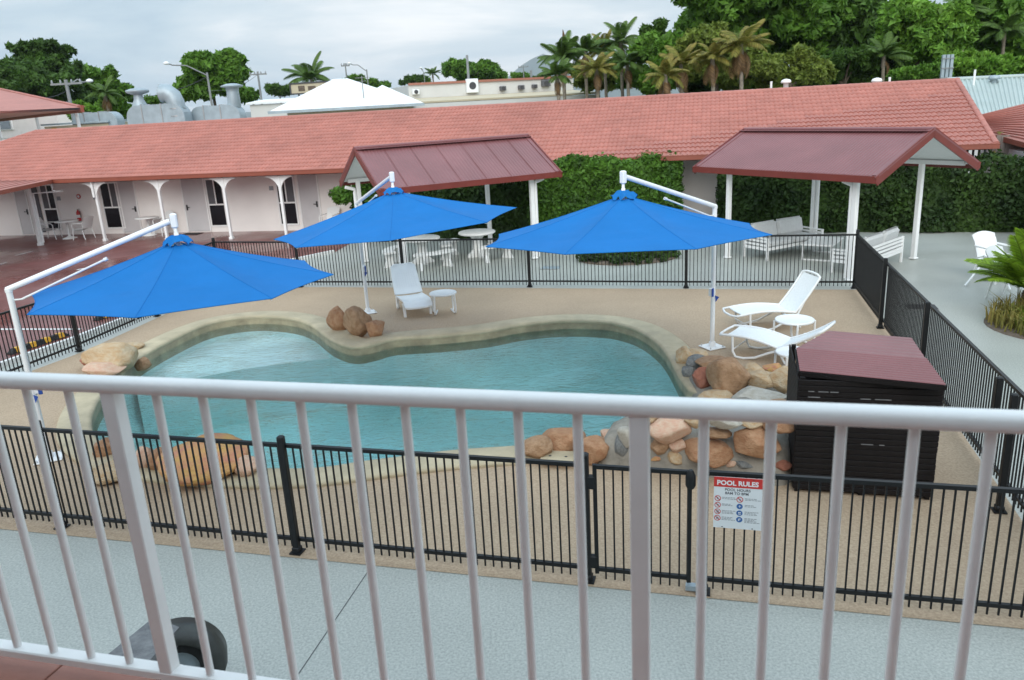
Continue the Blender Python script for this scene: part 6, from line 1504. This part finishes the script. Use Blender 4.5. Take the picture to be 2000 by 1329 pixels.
for i, (x, y, w_) in enumerate(((922, 168, .8), (982, 173, .4), (1018, 171, .4), (1044, 169, .35), (1066, 163, .6), (812, 180, .45))):
    q = on_wall(x, y, cpt(0, -.2, 0), dc); o = thing('air_conditioner', ['large white air conditioner on the far white wall', 'small dark fan unit right of the large air conditioner', 'second small dark fan unit on the far white wall', 'third small dark fan unit on the far white wall', 'dark air conditioner near the palm at the right end of the far wall', 'air conditioner at the left end of the far wall'][i], 'air conditioner', q, math.atan2(dc.y, dc.x), 'air conditioners on the far wall')
    s_ = w_ * 1.15; b = MB(); b.bbox((0, 0, 0), (s_, .35, s_ * (1.1 if i == 0 else .7)), 0, .03); b.build('casing', M['roof_white'] if i in (0, 5) else M['screen_grey'], o)
    b = MB(); b.lathe((0, 0, 0), [(s_ * .3, 0), (s_ * .28, .02)], 14); f_ = b.build('fan', M['dark_grey'], o); f_.rotation_euler = (R(90), 0, 0); f_.location = (0, -.18, 0)

# poles and street lamps
def pole(label, x, ytop, ybot, dist, r=.12, cross=None, lamp=None, cat='pole', group=None, name='power_pole'):
    P = at_dist(x, ytop, dist); B_ = at_dist(x + (ybot - ytop) * .06, ybot, dist)
    t = thing(name, label, cat, (P.x, P.y, 0), 0, group); k = (P - CAM).dot(FWD) / F_PX
    b = MB(); b.tube([(0, 0, 0), (0, 0, P.z)], [r * 1.3, r], 8); b.build('shaft', M['pole_grey'], t)
    if cross:
        b = MB(); b.beam((-cross, 0, P.z - .25), (cross, 0, P.z - .25), .10, .12); b.build('crossarm', M['pole_grey'], t)
        for u in (-.9, -.35, .35, .9): b = MB(); b.lathe((cross * u, 0, P.z - .19), [(.05, 0), (.07, .08), (.03, .2)], 8); b.build('insulator', M['sign_text'], t)
    if lamp:
        lx, ly = lamp; q = at_dist(lx, ly, dist); o_ = Vector((q.x - P.x, q.y - P.y, q.z)); s0 = Vector((0, 0, P.z - (0 if q.z > P.z else .2) - (2.2 if q.z < P.z - 1 else .2)))
        b = MB(); b.tube([s0, s0.lerp(o_, .5) + Vector((0, 0, .25)), o_ + (s0 - o_).normalized() * .4, o_], .05, 6); b.build('lamp_arm', M['pole_grey'], t)
        b = MB(); b.lathe(o_ + Vector((0, 0, -.1)), [(.12, 0), (.22, .05), (.2, .15), (.06, .22)], 10); b.build('lamp_head', M['roof_white'], t)
    return t
GP = 'poles on the skyline'
pole('grey telegraph pole with crossarm and a street lamp before the dark left trees', 128, 156, 200, 60, .11, 1.0, (175, 158), group=GP)
pole('leaning street lamp pole with a long arm in front of the round tree', 404, 142, 210, 62, .075, None, (325, 124), 'street lamp', GP, 'street_lamp')
pole('power pole with a T crossarm right of the round tree', 503, 140, 190, 80, .09, .8, None, group=GP)
pole('thin pole with a flat T top above the white hipped roof', 674, 124, 160, 90, .07, .45, None, group=GP)
pole('curved street lamp right of the flat T pole', 716, 136, 165, 90, .06, None, (682, 124), 'street lamp', GP, 'street_lamp')
pole('tall plain pole in front of the wide domed tree', 912, 108, 165, 70, .10, None, None, group=GP)
pole('small far street lamp left of the slim skyline palm', 828, 142, 165, 120, .06, None, (822, 133), 'street lamp', GP, 'street_lamp')
pole('far pole with crossarm before the blue hills', 1022, 128, 158, 130, .07, .8, None, group=GP)
pole('short dark post right of the far crossarm pole', 1037, 138, 158, 110, .14, None, None, group=GP)
mst = thing('lattice_mast', 'grey panel antenna on a mast behind the right end of the ridge', 'mast', at_dist(1846, 165, 46)); b = MB(); b.tube([(0, 0, -5), (0, 0, .3)], .05, 6); b.build('shaft', M['pole_grey'], mst)
b = MB()
for i in range(3): b.box((-.2 + .2 * i, 0, .75), (.14, .12, 1.25))
b.build('panel', M['galv'], mst)
for z in (.3, .75, 1.2): b = MB(); b.beam((-.3, -.08, z), (.3, -.08, z), .05, .05); b.build('bracket', M['pole_grey'], mst)
# power lines
def wire(label, a, b_, sag=.5):
    a, b_ = Vector(a), Vector(b_); q = MB(); q.tube([a.lerp(b_, k / 10) - Vector((0, 0, sag * 4 * (k / 10) * (1 - k / 10))) for k in range(11)], .018, 4); o = q.build('power_line', M['dark_grey']); tag(o, label, 'power line')
    return o
wire('overhead wire rising left to right from the duct vent to the leaning lamp pole', at_dist(255, 192, 60), at_dist(405, 150, 62), .3)
wire('overhead wire left of the telegraph pole', at_dist(60, 190, 58), at_dist(130, 178, 60), .2)
wire('overhead wire from the leaning lamp pole to the T pole', at_dist(405, 178, 62), at_dist(503, 146, 80), .4)
# wheel stops on the red paving
def wheel_stop(label, p, q):
    p, q = Vector((p.x, p.y, 0)), Vector((q.x, q.y, 0)); d = q - p; l_ = d.length; t = thing('wheel_stop', label, 'wheel stop', p, math.atan2(d.y, d.x), 'black and yellow wheel stops')
    b = MB(); V = []
    for x, s_ in ((0, .35), (.10, 1), (l_ - .10, 1), (l_, .35)):
        V += [(x, -.08, .008), (x, -.05 , .105 * s_), (x, .05, .105 * s_), (x, .08, .008)]
    F = [(4 * i + j, 4 * i + (j + 1) % 4, 4 * i + 4 + (j + 1) % 4, 4 * i + 4 + j) for i in range(3) for j in range(4)] + [(0, 1, 2, 3), (15, 14, 13, 12)]
    b.add(V, F); b.build('body', M['rubber'], t)
    for k in range(4):
        x = l_ * (.14 + .24 * k); q_ = MB(); q_.add([(x - .07, -.083, .02), (x + .07, -.083, .02), (x + .07, -.051, .112), (x - .07, -.051, .112), (x - .07, .051, .112), (x + .07, .051, .112)], [(0, 1, 2, 3), (3, 2, 5, 4)]); q_.build('reflector', M['yellow'], t)
wheel_stop('black and yellow wheel stop nearest the left pool fence post', g(18, 694), g(132, 656)); wheel_stop('black and yellow wheel stop half hidden under the near umbrella', g(186, 628), g(300, 590))

# ================================================================== UNDER THE BALCONY: trailer tail at the bottom left
p0, p1, p2, p3 = g(206, 1282, .62), g(288, 1295, .62), g(350, 1225, .62), g(300, 1206, .62)
tr_ = thing('parked_trailer', 'grey trailer with a timber tail board and dark curved mudguard below the balcony', 'trailer', Vector((p0.x, p0.y, 0)))
L0 = Vector((p0.x, p0.y, 0))
b = MB(); b.slab([p0 - L0, p1 - L0, p2 - L0, p3 - L0], .13); b.build('tail_board', M['timber_grey'], tr_)
wd = (p1 - p0).normalized()
b = MB(); k0_, k1_ = g(290, 1249, .50) - L0, g(338, 1258, .50) - L0; b.beam(k0_, k1_, .10, .07); b.beam(g(300, 1233, .56) - L0, g(330, 1216, .58) - L0, .04, .04); b.build('bracket', M['black_metal'], tr_)
for v in (k0_ + Vector((.03, -.01, .035)), k0_.lerp(k1_, .3) + Vector((0, .12, .05))):
    b = MB(); b.lathe(v, [(.018, 0), (.018, .012), (.008, .014), (.008, .03)], 6); b.build('bolt', M['steel'], tr_)
# wheel with mudguard; axle runs along wd's normal
wc = g(338, 1222, .62) - L0; wc.z = .27
ax_ = Vector((.25, -1, 0)).normalized(); fw_ = Vector((-ax_.y, ax_.x, 0))
def wp_(r_, a, s_): return wc + fw_ * (r_ * math.cos(a)) + Vector((0, 0, r_ * math.sin(a))) + ax_ * s_
b = MB(); V = []
for k in range(25):
    a = 2 * PI * k / 24
    for r_, s_ in ((.15, -.07), (.24, -.08), (.26, -.05), (.26, .05), (.24, .08), (.15, .07)): V.append(wp_(r_, a, s_))
b.grid(V, 6, 25); b.build('tyre', M['rubber'], tr_)
b = MB(); V = []
for k in range(25):
    a = 2 * PI * k / 24
    for r_, s_ in ((.02, .03), (.08, .05), (.12, .02), (.15, .05), (.155, -.06)): V.append(wp_(r_, a, s_))
b.grid(V, 5, 25); b.build('rim', M['galv'], tr_)
b = MB(); V = []
for k in range(17):
    a = -.2 + (PI * .82) * k / 16
    for r_, s_ in ((.28, -.13), (.335, -.12), (.345, .0), (.335, .12), (.27, .14)): V.append(wp_(r_, a, s_))
b.grid(V, 5, 17); b.grid([v - (v - wc).normalized() * .012 for v in V], 5, 17); b.build('mudguard', M['mudguard'], tr_)

# ================================================================== DISTANT HILLS
hm = MB(); rnd = random.Random(2); V = []; nx_ = 90
def hill_h(x):
    h = 60 + 40 * math.sin(x * .0011 + 1) + 18 * math.sin(x * .004 + 2)
    h += 330 * math.exp(-((x - 420) / 330) ** 2) + 150 * math.exp(-((x + 950) / 420) ** 2) + 120 * math.exp(-((x - 1250) / 600) ** 2) + 60 * math.exp(-((x + 2300) / 600) ** 2)
    return h
for k in range(nx_ + 1):
    x = -5000 + 10000 * k / nx_
    for (yy, f_) in ((6800, 0), (7100, .55), (7500, .9), (7900, 1.0), (8400, .7), (8900, 0)):
        V.append((x, yy, max(0, hill_h(x) * f_ * (1 + rnd.uniform(-.06, .06))) - 1))
hm.grid(V, 6, nx_ + 1); o = hm.build('hills', M['hill'], kind='structure')

# ================================================================== AIR
hz = bpy.data.materials.new('haze'); hz.use_nodes = True; ht = hz.node_tree; ht.nodes.clear()
ho = ht.nodes.new('ShaderNodeOutputMaterial'); hv = ht.nodes.new('ShaderNodeVolumePrincipled')
hv.inputs['Color'].default_value = (0.80, 0.88, 0.96, 1); hv.inputs['Density'].default_value = 0.00010; hv.inputs['Anisotropy'].default_value = 0.0
ht.links.new(hv.outputs[0], ho.inputs['Volume'])
b = MB(); b.box((0, 2550, 222), (10400, 13500, 450)); o = b.build('haze', hz); o['kind'] = 'stuff'
